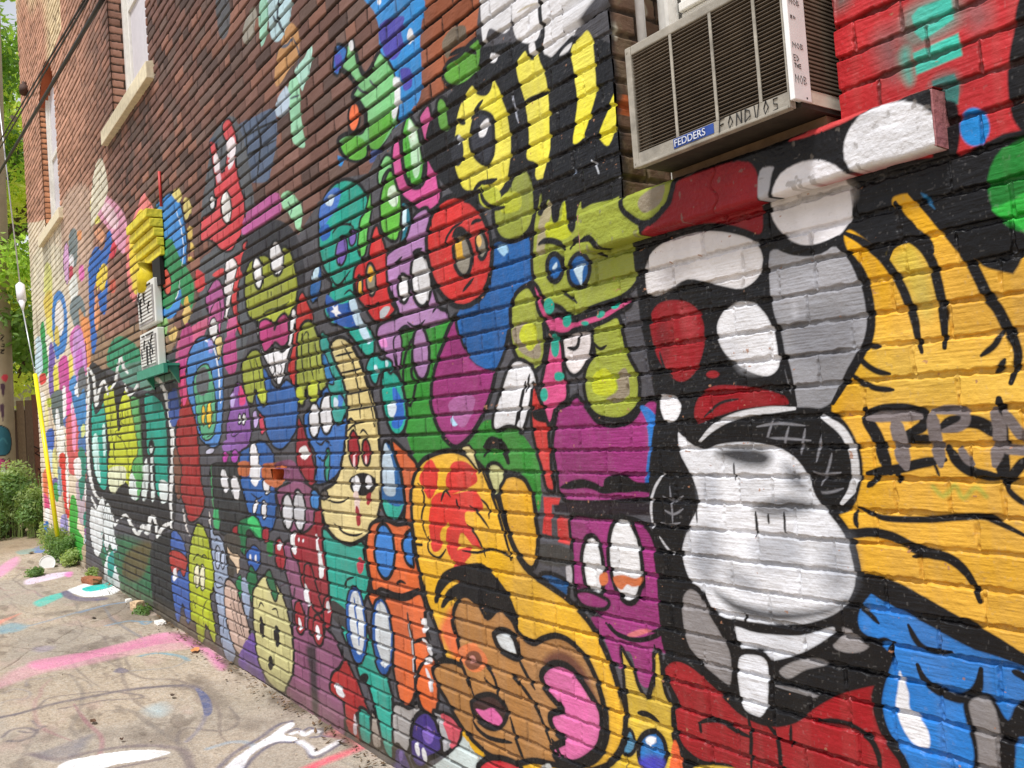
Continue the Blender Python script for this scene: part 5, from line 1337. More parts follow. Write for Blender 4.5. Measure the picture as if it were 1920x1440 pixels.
def build_wall(parent, material):
    mes = []
    xb = [-.62, -2.0, -4.0, -8.0, XL]
    def px_for(x): 
        v = R_wc.T @ (np.array((x, 0, 1.5))-cam_pos); return CX+FPX*v[0]/v[2]
    vis = [(.28, 2.62, QN), (.04, 3.75, QN//2), (.0, 5.8, QN//3), (-.05, 8.0, QN//4)]
    for q in range(4):
        xa, xbb = xb[q], xb[q+1]
        xs = cols_px(px_for(xa), px_for(xbb), QX); xs = xs[(xs < xa-1e-4) & (xs > xbb+1e-4)]; xs = np.concatenate([[xbb], xs, [xa]])
        z0, z1, n = vis[q]
        zr = rows(z0, z1, n); zr0, zr1 = zr[0], zr[-1]
        mes.append(wall_patch(xs, zr))
        xc_ = np.arange(xbb, xa+.001, (xa-xbb)/math.ceil((xa-xbb)/.03))
        if zr1 < ZTOP-.2: mes.append(wall_patch(xc_, rows(zr1+H*.01, ZTOP, 4)[1:] if False else np.concatenate([[zr1], rows(zr1+H*.5, ZTOP, 5)[1:]])))
        if zr0 > -.05: mes.append(wall_patch(xc_, np.concatenate([rows(-.12, zr0-H*.5, 5)[:-1], [zr0]])))
    xs = np.arange(-.62, XR, .012)
    mes.append(wall_patch(xs, rows(-.14, 3.2, 10))); zr = rows(-.14, 3.2, 10)
    mes.append(wall_patch(np.arange(-.62, XR, .03), np.concatenate([[zr[-1]], rows(zr[-1]+H*.5, ZTOP, 4)[1:]])))
    V = []; Q = []; Cc = []; G = []; n = 0
    for P, keep, col, gl in mes:
        r, c, _ = P.shape; idx = np.arange(r*c).reshape(r, c)+n
        q = np.stack([idx[:-1, :-1], idx[:-1, 1:], idx[1:, 1:], idx[1:, :-1]], -1).reshape(-1, 4)[keep.reshape(-1)]
        V.append(P.reshape(-1, 3)); Q.append(q); Cc.append(col.reshape(-1, 3)); G.append(gl.reshape(-1)); n += r*c
    return raw_mesh('wall', np.concatenate(V), np.concatenate(Q), np.concatenate(Cc), np.concatenate(G), material, parent)
def raw_mesh(name, V, q, col, gl, material, parent, smooth=True):
    me = bpy.data.meshes.new(name)
    me.vertices.add(len(V)); me.vertices.foreach_set('co', V.astype(np.float32).ravel())
    me.loops.add(q.size); me.loops.foreach_set('vertex_index', q.astype(np.int32).ravel())
    me.polygons.add(len(q)); me.polygons.foreach_set('loop_start', np.arange(0, q.size, 4, dtype=np.int32))
    me.update(calc_edges=True)
    me.polygons.foreach_set('use_smooth', np.full(len(q), smooth))
    a = me.color_attributes.new('paint', 'FLOAT_COLOR', 'POINT'); c = np.ones((len(V), 4), np.float32); c[:, :3] = col; a.data.foreach_set('color', c.ravel())
    a = me.attributes.new('gloss', 'FLOAT', 'POINT'); a.data.foreach_set('value', gl.astype(np.float32))
    return link(name, me, material, parent)
def surf(name, P, col, gl, material, parent, keep=None):
    r, c, _ = P.shape; idx = np.arange(r*c).reshape(r, c)
    q = np.stack([idx[:-1, :-1], idx[:-1, 1:], idx[1:, 1:], idx[1:, :-1]], -1).reshape(-1, 4)
    if keep is not None: q = q[keep.reshape(-1)]
    return raw_mesh(name, P.reshape(-1, 3), q, col.reshape(-1, 3), gl.reshape(-1), material, parent)
QN, QX = 46, 1.3
M_wall = paint_mat('painted_brick')
M_stone = paint_mat('painted_stone', bumpd=.004)
M_slab = paint_mat('concrete_slab', striate=False, speck=.20, dirt=.14, bumpd=.004, rough=(.9, .6))
M_white = mat('white_frame_paint', (232, 230, 224), .5, namp=.08, bump=.15)
M_stonesill = mat('pale_limestone', (226, 214, 184), .8, namp=.14, bump=.4)
M_glass = mat('window_glass', (70, 78, 84), .08, namp=.1, nscale=3)
M_dark = mat('dark_interior', (22, 20, 19), .9)
M_core = mat('brick_core', (92, 64, 54), .9, bump=.3)
bld = empty('brick_building', ((XL+XR)/2, 0, 0)); bld.location = (0, 0, 0)
tag(bld, 'long old brick building whose alley wall is covered in a cartoon monster mural', 'building')
wall = build_wall(bld, M_wall)
# mass of the building behind the skin, with its far end and cornice left plain
mb = MB()
mb.box(XL+.002, XR, .62, 5.6, -.2, ZTOP)
mb.build('masonry_core', M_core, bld)
def end_wall():
    ys = np.concatenate([np.arange(.016, .62, .02), np.arange(.65, 5.6, .08)]); zs = rows(-.1, ZTOP, 4)
    Yg, Z = np.meshgrid(ys, zs); p, y, ii, k, near = brick_field(Yg*1.0-30, Z); col = bare_colour(Yg*0-12.5, Z, p, ii, k)
    P = np.stack([XL+y, Yg, Z], -1); return surf('end_wall', P, col, Yg*0, M_wall, bld)
end_wall()
def reveal(name, x, y0, y1, z0, z1, sgn, base, paintfn=None, dens=.006, cz=None):
    """side of a window opening: brick ends course by course; sgn +1 faces +X"""
    ys = np.arange(y0, y1+dens*.5, dens); zs = np.arange(z0, z1, dens if cz is None else cz)
    Yg, Z = np.meshgrid(ys, zs); k = np.floor(Z/H); fz = Z-k*H; dz = np.minimum(fz, H-fz)
    brk = np.where(np.mod(k, 2) == 0, .107, .2); dy = np.abs(Yg-y0-brk)
    e = np.minimum(dz, dy)-.006+(vnoise(Yg*60, Z*60, 5)-.5)*.004; p = sstep(-.001, .004, e)
    ii = (Yg-y0 > brk)*1
    xx = x-sgn*((1-p)*.010)+sgn*p*((hsh(k, ii, 6)-.5)*.006+(fbm(Yg*20, Z*20, 8)-.5)*.006)
    r = hsh(k, ii, 9)[..., None]
    col = lin(base)*(.75+.5*r)*p[..., None]+lin((70, 58, 50))*(1-p)[..., None]
    if paintfn: col = paintfn(Yg-y0, Z, col, p)
    P = np.stack([xx, Yg, Z], -1)
    return surf(name, P, col, Yg*0+.2, M_wall, bld)
def near_paint(y, Z, col, p):
    c = col
    n = fbm(y*14, Z*10, 12)[..., None]
    c = c+(lin((196, 190, 172))-c)*sstep(.5, .6, n)*((Z > 2.44)[..., None]*1.0)
    c = c+(lin((196, 104, 58))-c)*((Z > 2.36) & (Z < 2.42))[..., None]*.9
    c = c+(lin((120, 104, 82))-c)*sstep(.45, .62, fbm(y*30, Z*24, 13))[..., None]*.7
    e = sstep(.03, .0, y+.02*(vnoise(Z*40, y*40, 3)-.5))[..., None]
    return c+(lin((40, 38, 40))-c)*e*.9
a = OPEN['near']; reveal('window_reveal', a[0], .008, .60, a[2]-.01, a[3], 1, (110, 86, 70), near_paint, .004)
reveal('window_reveal', a[1], .008, .60, a[2]-.01, a[3], -1, (150, 60, 54), None, .008)
a = OPEN['mid']; reveal('window_reveal', a[0], .01, .60, a[2]-.01, a[3], 1, (150, 112, 96), None, .008)
reveal('window_reveal', a[1], .01, .60, a[2]-.01, a[3], -1, (150, 112, 96), None, .02)
a = OPEN['far']; reveal('window_reveal', a[0], .01, .60, a[2]-.01, 6.06, 1, (196, 138, 104), None, .012)
reveal('window_reveal', a[1], .01, .60, a[2]-.01, 6.06, -1, (196, 138, 104), None, .03)
# arch soffit of the far window
xs = np.linspace(a[0], a[1], 40); ys = np.linspace(.01, .6, 20); Xg, Yg = np.meshgrid(xs, ys)
xm = (a[0]+a[1])/2; hw = (a[1]-a[0])/2
Zs = 6.05+.36*np.clip(1-((Xg-xm)/hw)**2, 0, 1)
surf('arch_soffit', np.stack([Xg, Yg, Zs], -1), np.ones(Xg.shape+(3,))*lin((170, 92, 62)), Xg*0, M_wall, bld)
# hole lining
a = HOLE; mb = MB()
for (x0, x1, z0, z1, y0, y1) in ((a[0]-.03, a[0]-.002, a[2]-.03, a[3]+.03, .014, .13), (a[1]+.002, a[1]+.03, a[2]-.03, a[3]+.03, .014, .13), (a[0]-.002, a[1]+.002, a[3]+.002, a[3]+.03, .014, .13), (a[0]-.002, a[1]+.002, a[2]-.03, a[2]-.002, .014, .13), (a[0]-.03, a[1]+.03, a[2]-.03, a[3]+.03, .132, .15)):
    mb.box(x0, x1, y0, y1, z0, z1)
mb.build('broken_brick_hole', mat('raw_brick', (196, 104, 56), .95, bump=.6, namp=.3), bld)
# ---- windows
def window(a, ydeep, rail_z, arch=False, board=False):
    w = MB(); x0, x1, z0, z1 = a; t = .075
    zt = z1 if not arch else 6.42
    w.box(x0+.003, x0+t, ydeep, ydeep+.09, z0+.003, zt, bev=.004); w.box(x1-t, x1-.003, ydeep, ydeep+.09, z0+.003, zt, bev=.004)
    w.box(x0+t+.001, x1-t-.001, ydeep+.004, ydeep+.086, z0+.003, z0+.09, bev=.004)
    if not arch: w.box(x0+t+.001, x1-t-.001, ydeep+.004, ydeep+.086, z1-.09, z1-.003)
    fr = w.build('window_frame', M_white, bld)
    s = MB(); s.box(x0+t+.002, x0+t+.05, ydeep+.03, ydeep+.07, z0+.092, zt-.1); s.box(x1-t-.05, x1-t-.002, ydeep+.03, ydeep+.07, z0+.092, zt-.1)
    s.box(x0+t+.052, x1-t-.052, ydeep+.03, ydeep+.07, z0+.092, z0+.15)
    s.box(x0+t+.052, x1-t-.052, ydeep+.028, ydeep+.072, rail_z, rail_z+.06)
    s.build('sash', M_white, fr)
    g = MB(); g.box(x0+t+.052, x1-t-.052, ydeep+.048, ydeep+.052, z0+.152, zt-.1)
    g.build('pane', M_board if board else M_glass, fr)
M_board = mat('painted_board', (212, 208, 214), .5, namp=.05)
window(OPEN['mid'], .125, 5.45, board=True); window(OPEN['far'], .075, 5.3, arch=True, board=True)
# near window: lower sash raised above the air conditioner
x0, x1, z0, z1 = OPEN['near']; w = MB(); yd = .21
w.box(x0+.003, x0+.05, yd, yd+.12, z0+.003, z1, bev=.003); w.box(x1-.05, x1-.003, yd, yd+.12, z0+.003, z1, bev=.003)
w.box(x0+.054, x0+.068, yd-.025, yd+.02, z0+.38, z1)
fr = w.build('window_frame', M_white, bld)
s = MB()
s.box(x0+.08, x1-.052, yd+.02, yd+.065, 2.60, 2.67, bev=.004); s.box(x0+.08, x1-.052, yd+.008, yd+.05, 2.672, 2.70, bev=.004)
s.box(x0+.08, x0+.13, yd+.022, yd+.062, 2.701, 3.8); s.box(x1-.1, x1-.052, yd+.022, yd+.062, 2.701, 3.8)
s.build('sash', M_white, fr)
g = MB(); g.box(x0+.131, x1-.101, yd+.04, yd+.044, 2.701, 3.8); g.build('pane', M_board, fr)
g = MB(); g.box(x0+.052, x1-.052, yd+.09, yd+.10, z0+.003, 2.66); g.build('shade_board', mat('brown_board', (62, 44, 34), .9), fr)
# ---- sills
def stone_sill(x0, x1, z1, h, out, m, name='window_sill'):
    b = MB(); b.prism([(-out, z1-h), (.20, z1-h), (.20, z1+.03), (.012, z1+.012), (-out, z1-.006)], 'x', x0, x1)
    bmesh.ops.bevel(b.bm, geom=[e for e in b.bm.edges], offset=.006, segments=2, affect='EDGES', profile=.6)
    return b.build(name, m, bld)
stone_sill(-8.62, -6.84, 4.44, .135, .055, M_stonesill); stone_sill(-13.02, -11.25, 4.36, .13, .05, M_stonesill)
# painted sill under the air conditioner: front, top, underside and end as one dense shell
def painted_sill():
    xs = np.arange(-1.945, -.8555, .0022); out = .05
    prof = [(-.002, SILL_B+.0)]; 
    pts = [(.02, SILL_B), (-out+.006, SILL_B+.002), (-out, SILL_B+.008)]+[(-out, z) for z in np.arange(SILL_B+.012, SILL_T-.008, .0022)]+[(-out+.003, SILL_T-.004), (-out+.008, SILL_T)]+[(y, SILL_T+.004+.02*(y+out)) for y in np.arange(-out+.014, .19, .008)]
    pr = np.array(pts); X = np.repeat(xs[None, :], len(pr), 0); Y = np.repeat(pr[:, :1], len(xs), 1).copy(); Z = np.repeat(pr[:, 1:], len(xs), 1).copy()
    n = (fbm(X*18, (Z+Y)*30, 3, 4)-.5); Y += n*.007*(Y < .0); Z += (fbm(X*14, Y*20, 4)-.5)*.005+(fbm(X*60, Y*60+Z*60, 6)-.5)*.003
    crk = np.exp(-((X+1.42+.01*np.sin(Z*90))/.003)**2); Y += crk*.005*(Y < 0)
    zs = np.arange(SILL_B-.01, SILL_T+.03, .0022); cv = Canvas(xs, zs, np.ones((len(zs), len(xs), 3))*lin((30, 28, 30)))
    run_art(cv, ART_SILL, lambda a, b: wall_xz(a, b, -out))
    jz = np.clip(np.searchsorted(zs, Z), 0, len(zs)-1); ix = np.arange(len(xs))[None, :].repeat(len(pr), 0)
    col = cv.col[jz, ix]
    topm = (Y > -out+.01)[..., None]; col = np.where(topm & (X > -1.15)[..., None], col*.0+lin((176, 60, 60)), col)
    col = col*(.86+.28*fbm(X*20, Z*40+Y*40, 9))[..., None]
    chip = sstep(.72, .76, fbm(X*45, Z*45+Y*45, 14)); col = col+chip[..., None]*.5*(lin((120, 112, 104))-col)
    o = surf('painted_sill', np.stack([X, Y, Z], -1), col, X*0+.9, M_stone, bld)
    mr = mat('chipped_red_paint', (168, 110, 112), .6, bump=.5)
    for q in (-.858, -1.949):
        b = MB(); b.prism([(.02, SILL_B+.001), (-out+.002, SILL_B+.004), (-out+.002, SILL_T-.004), (.19, SILL_T)], 'x', q, q+.005); b.build('sill_end', mr, o)
painted_sill()
# ------------------------------------------------------------------ ground
def pavement():
    px = np.arange(20, 800, 1.25); v, _ = wall_xz(px, np.full_like(px, 900.0)); xs = np.sort(np.concatenate([v[(v < -2.9) & (v > -14.4)], np.arange(-2.9, 3.0, .06), np.arange(-22, -14.4, .05)]))
    ys = np.sort(np.concatenate([np.arange(-4.6, -1.9, .06), np.arange(-1.9, -.0, .0045), [.005]]))
    X, Y = np.meshgrid(xs, ys)
    near = 1.0
    agg = fbm(X*60, Y*60, 5, 2); n = fbm(X*1.4, Y*2.2, 7, 4)
    col = lin((176, 160, 140))*(.80+.34*n)[..., None]
    col += ((agg > .62)*.5)[..., None]*(lin((182, 172, 158))-col); col += ((agg < .34)*.35)[..., None]*(lin((118, 106, 94))-col)
    m = sstep(.55, .7, fbm(X*.7+9, Y*1.3, 8)); col += (m*.4)[..., None]*(lin((150, 144, 136))-col)
    for s_, (lo, hi), cc, am in ((61, (.60, .75), (104, 92, 82), .5), (62, (.62, .8), (176, 150, 140), .4), (63, (.66, .74), (96, 84, 74), .45)):
        k = sstep(lo, hi, fbm(X*(1.9+.8*(s_-61)), Y*(3.2+2*(s_-61)), s_, 4)); col += (k*am)[..., None]*(lin(cc)-col)
    cv = Canvas(xs, ys, col); rs = random.Random(77)
    for n_ in range(56):
        x_ = rs.uniform(-13, -3.3); y_ = rs.uniform(-1.75, -.08); P_ = [(x_, y_)]; an = rs.uniform(-.6, .6)+(math.pi if rs.random() < .5 else 0)
        for q in range(rs.randint(3, 8)): an += rs.uniform(-1.0, 1.0); L_ = rs.uniform(.1, .35); P_.append((P_[-1][0]+math.cos(an)*L_*1.6, P_[-1][1]+math.sin(an)*L_*.5))
        cv.stroke(smooth_pts(P_, False), rs.choice(((98, 90, 90), (112, 100, 96), (96, 104, 118), (150, 96, 110), (120, 112, 106))), rs.uniform(.008, .03), soft=.007, taper=True, alpha=rs.uniform(.25, .6))
    run_art(cv, ART_GROUND, lambda a, b: ground_xy(a, b))
    col = cv.col; wear = sstep(.42, .62, fbm(X*38, Y*38, 15, 3))*.35+sstep(.5, .7, fbm(X*4, Y*6, 16, 3))*.3
    base = lin((176, 160, 140)); col += (wear*cv.cov*.55)[..., None]*(base-col)
    dirt = sstep(-.10, -.02, Y+.05*(fbm(X*6, Y*6, 17)-.5)); col += (dirt*.75*sstep(.35, .6, fbm(X*5, Y*9, 18)))[..., None]*(lin((84, 74, 56))-col)
    # cracks
    Zc = np.zeros(X.shape)
    for cx, sl, s in ((-5.6, 1.9, 1), (-8.4, -1.2, 2), (-10.6, 1.1, 3)):
        d = np.abs(X-cx-sl*Y-.22*(fbm(Y*3.1+s, Y*0+s, 31+s, 4)-.5)*2); w_ = .006+.006*vnoise(Y*9, Y*0+s, 33)
        k = sstep(w_*1.6, w_*.4, d); Zc -= k*.008; col += (k*.7)[..., None]*(lin((86, 72, 54))-col)
    fardirt = sstep(-12.6, -14.5, X+.8*(fbm(X*2, Y*2, 40)-.5)); col += (fardirt*.7)[..., None]*(lin((140, 120, 92))-col)
    Z = gz(X)+(fbm(X*.8, Y*.8, 50)-.5)*.02*sstep(.0, -.3, Y)+(agg-.5)*.0035+(fbm(X*12, Y*12, 52)-.5)*.004+Zc
    Z = np.where(X < -14.6, Z-.02*sstep(-14.6, -16, X), Z)
    return surf('alley_pavement', np.stack([X, Y, Z], -1), col, cv.cov*.25, M_slab, None)
pv = pavement(); tag(pv, None, None, None, 'structure')
pv['label'] = 'pale concrete alley pavement sprayed with pink, teal and grey graffiti'; pv['category'] = 'pavement'
b = MB(); b.quad((-500, -500, G0+GB*-500-.06), (400, -500, G0+GB*400-.06), (400, 500, G0+GB*400-.06), (-500, 500, G0+GB*-500-.06))
gr = b.build('ground', mat('dry_earth', (150, 134, 104), .95, nscale=1.2, namp=.3, bump=.5, bscale=8)); tag(gr, 'dry sandy earth beyond the pavement', 'ground', None, 'structure')
# ------------------------------------------------------------------ things on and beside the wall
def text_mesh(name, s, size, mat_, parent, loc, rot, ext=.0006, align='LEFT', shear=0.0, sx=1.0):
    cu = bpy.data.curves.new(name, 'FONT'); cu.body = s; cu.size = size; cu.extrude = ext; cu.align_x = align; cu.shear = shear
    t = bpy.data.objects.new(name, cu); C.objects.link(t)
    dg = bpy.context.evaluated_depsgraph_get(); me = bpy.data.meshes.new_from_object(t.evaluated_get(dg))
    bpy.data.objects.remove(t); bpy.data.curves.remove(cu)
    me.name = name; me.materials.clear()
    me.transform(Matrix.Diagonal((sx, 1, 1, 1)))
    o = link(name, me, mat_, parent); o.location = loc; o.rotation_euler = rot; return o
def tube_mesh(name, pts, r, m, parent=None, n=8, r2=None, smooth=True, origin=None):
    b = MB()
    if origin is not None: pts = [Vector(p)-Vector(origin) for p in pts]
    b.tube(pts, r, n, r2); o = b.build(name, m, parent, smooth)
    if origin is not None: o.location = origin
    return o
M_cas = mat('aged_white_casing', (214, 208, 190), .45, namp=.14, nscale=8, bump=.12)
M_casf = mat('dirty_front_frame', (158, 152, 140), .5, namp=.34, nscale=16, bump=.2)
M_louv = mat('dusty_louvre', (112, 100, 86), .6, namp=.2)
M_black = mat('black_void', (14, 13, 12), .9)
M_ink = mat('black_marker', (24, 22, 22), .6)
M_blue = mat('blue_label', (34, 70, 150), .4)
M_lab = mat('white_lettering', (215, 220, 228), .5)
def air_conditioner():
    X0, X1, YF, Z0, Z1 = -1.612, -1.106, -.132, 2.126, 2.448
    t = empty('air_conditioner', ((X0+X1)/2, 0, Z0)); loc = Vector(t.location)
    tag(t, 'white window air conditioner with dark louvred face on the painted sill', 'air conditioner')
    o = Vector((loc.x, loc.y, loc.z))
    def rel(x0, x1, y0, y1, z0, z1): return (x0-o.x, x1-o.x, y0-o.y, y1-o.y, z0-o.z, z1-o.z)
    c = MB(); d = .42
    bp = MB(); bp.box(*rel(X0+.006, X1-.006, YF+.03, YF+d, Z0+.003, Z0+.0135)); bp.build('base_pan', mat('grimy_shaded_pan', (58, 50, 42), .8, namp=.3, bump=.2), t)  # dirty pan, its colour darkened further for the shade under the unit
    c.box(*rel(X0+.004, X1-.004, YF+.012, YF+d, Z1-.012, Z1-.004))
    c.build('top_panel', M_cas, t); c = MB()
    c.box(*rel(X0+.004, X0+.014, YF+.012, YF+d, Z0+.0145, Z1-.0125))
    c.build('side_panel', M_cas, t)
    pp = MB(); pp.box(*rel(X1-.014, X1-.001, YF+.0, YF+.062, Z0+.0145, Z1-.0125), bev=.002); pp.build('corner_post', mat('lit_white_enamel', (240, 240, 240), .35, namp=.06), t)  # post whiter than the casing: light on this side painted into its colour
    for q0, q1 in ((Z0+.0145, Z0+.045), (Z1-.045, Z1-.0125)): c = MB(); c.box(*rel(X1-.013, X1-.004, YF+.0625, YF+d, q0, q1)); c.build('side_rail', M_cas, t)
    s = MB(); n = 24; zz = np.linspace(Z0+.05, Z1-.05, n)
    for z in zz: s.box(*rel(X1-.012, X1-.002, YF+.064, YF+.30, z, z+.0045))
    s.build('side_vents', M_louv, t)
    v = MB(); v.box(*rel(X0+.03, X1-.03, YF+.05, YF+.40, Z0+.02, Z1-.02)); v.build('core', M_black, t)
    f = MB(); w = .021
    f.box(*rel(X0, X0+w, YF, YF+.02, Z0, Z1), bev=.003); f.box(*rel(X1-.018, X1-.0145, YF-.001, YF+.02, Z0, Z1))
    f.box(*rel(X0+w+.0005, X1-.0185, YF+.001, YF+.018, Z1-.024, Z1), bev=.003)
    f.box(*rel(X0+w+.0005, X1-.0185, YF+.001, YF+.018, Z0+.006, Z0+.036))
    f.box(*rel(X0+w+.0005, X1-.0185, YF-.004, YF+.018, Z0-.002, Z0+.0055), bev=.002)
    fr = f.build('front_frame', M_casf, t)
    g = MB(); n = 29
    rj = random.Random(6)
    for z in np.linspace(Z0+.041, Z1-.030, n):
        z += rj.uniform(-.0005, .0005)+(.003 if rj.random() < .07 else 0)
        vs = g.box(*rel(X0+w+.001, X1-.019, YF+.004, YF+.015, z, z+.0012))
    g.build('louvres', M_louv, t)
    r = MB()
    for k in (.30, .575, .845):
        x = X0+w+(X1-X0-w-.018)*k; r.box(*rel(x-.004, x+.004, YF+.0005, YF+.003, Z0+.0365, Z1-.0245))
    r.build('vertical_ribs', M_casf, t)
    l = MB(); lx = X0+.30*(X1-X0); l.box(*rel(lx-.005, lx+.125, YF-.0006, YF+.0008, Z0+.010, Z0+.034))
    lb = l.build('maker_label', M_blue, t)
    text_mesh('label_lettering', 'FEDDERS', .025, M_lab, lb, (lx-o.x-.002, YF-.0022-o.y, Z0+.0135-o.z), (math.pi/2, 0, 0), .0005, sx=1.02)
    # marker scrawl on the frame and down the side post
    sc = MB()
    def pen(pts, plane='f', r=.0013):
        P = [Vector((X0+(X1-X0)*a-o.x, YF-.0045-o.y if z0 < .006 else YF-.0005-o.y, Z0+z0-o.z)) for a, z0 in pts] if plane == 'f' else [Vector((X1-.0012-o.x, YF+a-o.y, Z0+z0-o.z)) for a, z0 in pts]
        sc.tube(P, r, 5)
    L = [[(.0, .4), (.0, 0)], [(.0, .4), (.7, .45)], [(.0, .2), (.5, .25)]]
    x = .585
    word = dict(F=[[(0, 1), (0, 0)], [(0, 1), (.8, 1.05)], [(0, .55), (.6, .6)]], A=[[(0, 0), (.4, 1)], [(.4, 1), (.8, 0)], [(.15, .4), (.7, .4)]], N=[[(0, 0), (.05, 1)], [(.05, 1), (.7, .1)], [(.7, .1), (.75, 1.1)]],
                D=[[(0, 0), (0, 1)], [(0, 1), (.6, .8), (.7, .4), (0, 0)]], U=[[(0, 1), (.1, .1), (.5, 0), (.7, 1)]], O=[[(.35, 1), (0, .5), (.35, 0), (.7, .5), (.35, 1)]], S=[[(.7, .9), (.1, .9), (.1, .55), (.6, .45), (.6, .1), (0, .05)]])
    for ch in 'FONDUOS':
        for st in word[ch]: pen([(x+.036*a, .005+.030*b) for a, b in st])
        x += .05
    def side_word(chars, z, h, wch):
        M3 = dict(M=[[(0, 0), (0, 1), (.4, .4), (.8, 1), (.8, 0)]], O=[[(.4, 1), (0, .5), (.4, 0), (.8, .5), (.4, 1)]], B=[[(0, 0), (0, 1), (.6, .85), (.1, .5), (.7, .25), (0, 0)]], D=[[(0, 0), (0, 1), (.7, .5), (0, 0)]], T=[[(0, 1), (.8, 1)], [(.4, 1), (.4, 0)]], H=[[(0, 0), (0, 1)], [(.7, 0), (.7, 1)], [(0, .5), (.7, .5)]], E=[[(.7, 1), (0, 1), (0, 0), (.7, 0)], [(0, .5), (.6, .5)]], R=[[(0, 0), (0, 1), (.7, .8), (0, .5), (.7, 0)]])
        y = .008
        for ch in chars:
            for st in M3[ch]: pen([(y+wch*a, z+h*b) for a, b in st], 's', .0011)
            y += wch*1.12
    side_word('MOB', .052, .018, .0135); side_word('THE', .086, .009, .008); side_word('ED', .101, .013, .010); side_word('MOB', .130, .012, .0125)
    side_word('ED', .196, .006, .010); side_word('MOB', .228, .012, .012)
    sc.build('marker_writing', M_ink, t)
    for (x, z) in ((X0+.008, Z0+.012), (X0+.008, Z1-.012)): sr = MB(); sr.tube([(x-o.x, YF-.0015-o.y, z-o.z), (x-o.x, YF+.004-o.y, z-o.z)], .0028, 8); sr.build('screw', M_casf, t)
    sr = MB(); sr.tube([(X1-.001-o.x, YF+.045-o.y, Z0+.022-o.z), (X1-.0035-o.x, YF+.045-o.y, Z0+.022-o.z)], .003, 8)
    sr.build('screw', M_casf, t)
air_conditioner()
# supports between sill and unit
M_wood = mat('weathered_wood', (120, 96, 74), .85, namp=.25, bump=.4)
b = MB(); b.box(-1.60, -1.12, .0, .16, 0, .024); o = b.build('timber_packer', M_wood); o.location = (0, 0, SILL_T+.0125)
tag(o, 'weathered timber strip packing up the window air conditioner', 'timber')
tube_mesh('electric_conduit', [(-1.765, .10, 2.47), (-1.765, .10, 3.5)], .014, mat('white_pvc', (220, 220, 226), .4), n=12, origin=(-1.765, .10, 2.47))
tag(bpy.data.objects['electric_conduit'], 'white conduit running up inside the near window reveal', 'pipe')
# ---- two small wall-hung condensers, hood and bracket, far along the wall
def wx(px, py, y=0.0): a, b_ = wall_xz(px, py, y); return float(a), float(b_)
M_cond = mat('condenser_white', (222, 222, 216), .5, namp=.08, nscale=6)
M_smear = mat('smeared_grille', (156, 152, 150), .6, namp=.4, nscale=9)
def condenser(p_tl, p_bl, p_tr, label, slashed):
    yf = -.06
    x0, z1 = wx(*p_tl, yf); _, z0 = wx(*p_bl, yf); x1, _ = wx(*p_tr, yf)
    t = empty('wall_box', ((x0+x1)/2, 0, z0)); tag(t, label, 'vent box', 'white metal boxes stacked on the mural wall')
    ox = (x0+x1)/2; wd = x1-x0; h = z1-z0
    c = MB(); c.box(-wd/2, wd/2, yf, -.004, 0, h, bev=.008); bx = c.build('casing', M_cond, t)
    f = MB(); f.box(-wd/2+.05*wd, wd/2-.06*wd, yf-.006, yf-.0005, .05*h, h*.86); f.build('face_panel', M_smear, t)
    g = MB(); 
    for k in range(9): 
        z = h*(.12+.08*k); g.box(-wd/2+.09*wd, wd/2-.10*wd, yf-.012, yf-.0065, z, z+.014)
    g.build('grille_bars', M_cond, t)
    s = MB()
    rnd = random.Random(len(label))
    for q in range(7):
        x = -wd*.35+wd*.7*rnd.random(); z = h*(.1+.5*rnd.random())
        s.tube([(x, yf-.0135, z), (x+wd*.06*rnd.uniform(-1, 1), yf-.0135, z+h*.12), (x+wd*.1*rnd.uniform(-1, 1), yf-.0135, z+h*.25)], .007, 5)
    if slashed: s.box(-wd*.06, wd*.02, yf-.016, yf-.0125, h*.12, h*.62)
    s.box(-wd*.36, -wd*.20, yf-.0075, yf-.001, h*.90, h*.93); s.box(-wd*.12, wd*.30, yf-.0075, yf-.001, h*.90, h*.93)
    s.build('paint_scrawl', M_ink, t)
    return x0, x1, z0, z1
ca = condenser((257, 541), (266, 617), (288, 526), 'upper white metal box on the wall under the yellow hood, grille scrawled grey', False)
cb = condenser((262, 629), (274, 695), (294, 613), 'lower white metal box on the wall with a black slash on its grille', True)
# green bracket under the boxes
x0, z = wx(262, 706, -.10); x1, _ = wx(312, 690, -.10)
b = MB(); wd = x1-x0
b.box(-wd/2, wd/2, -.12, -.092, 0, .07); b.box(-wd/2, wd/2, -.091, -.004, .05, .068)
b.prism([(-.085, .049), (-.004, .049), (-.004, -.08)], 'x', wd/2-.06, wd/2-.03); b.prism([(-.085, .049), (-.004, .049), (-.004, -.08)], 'x', -wd/2+.03, -wd/2+.06)
o = b.build('metal_bracket', mat('teal_bracket_paint', (40, 140, 110), .5)); o.location = ((x0+x1)/2, 0, z-.035)
tag(o, 'teal painted metal bracket under the lower white wall box', 'bracket')
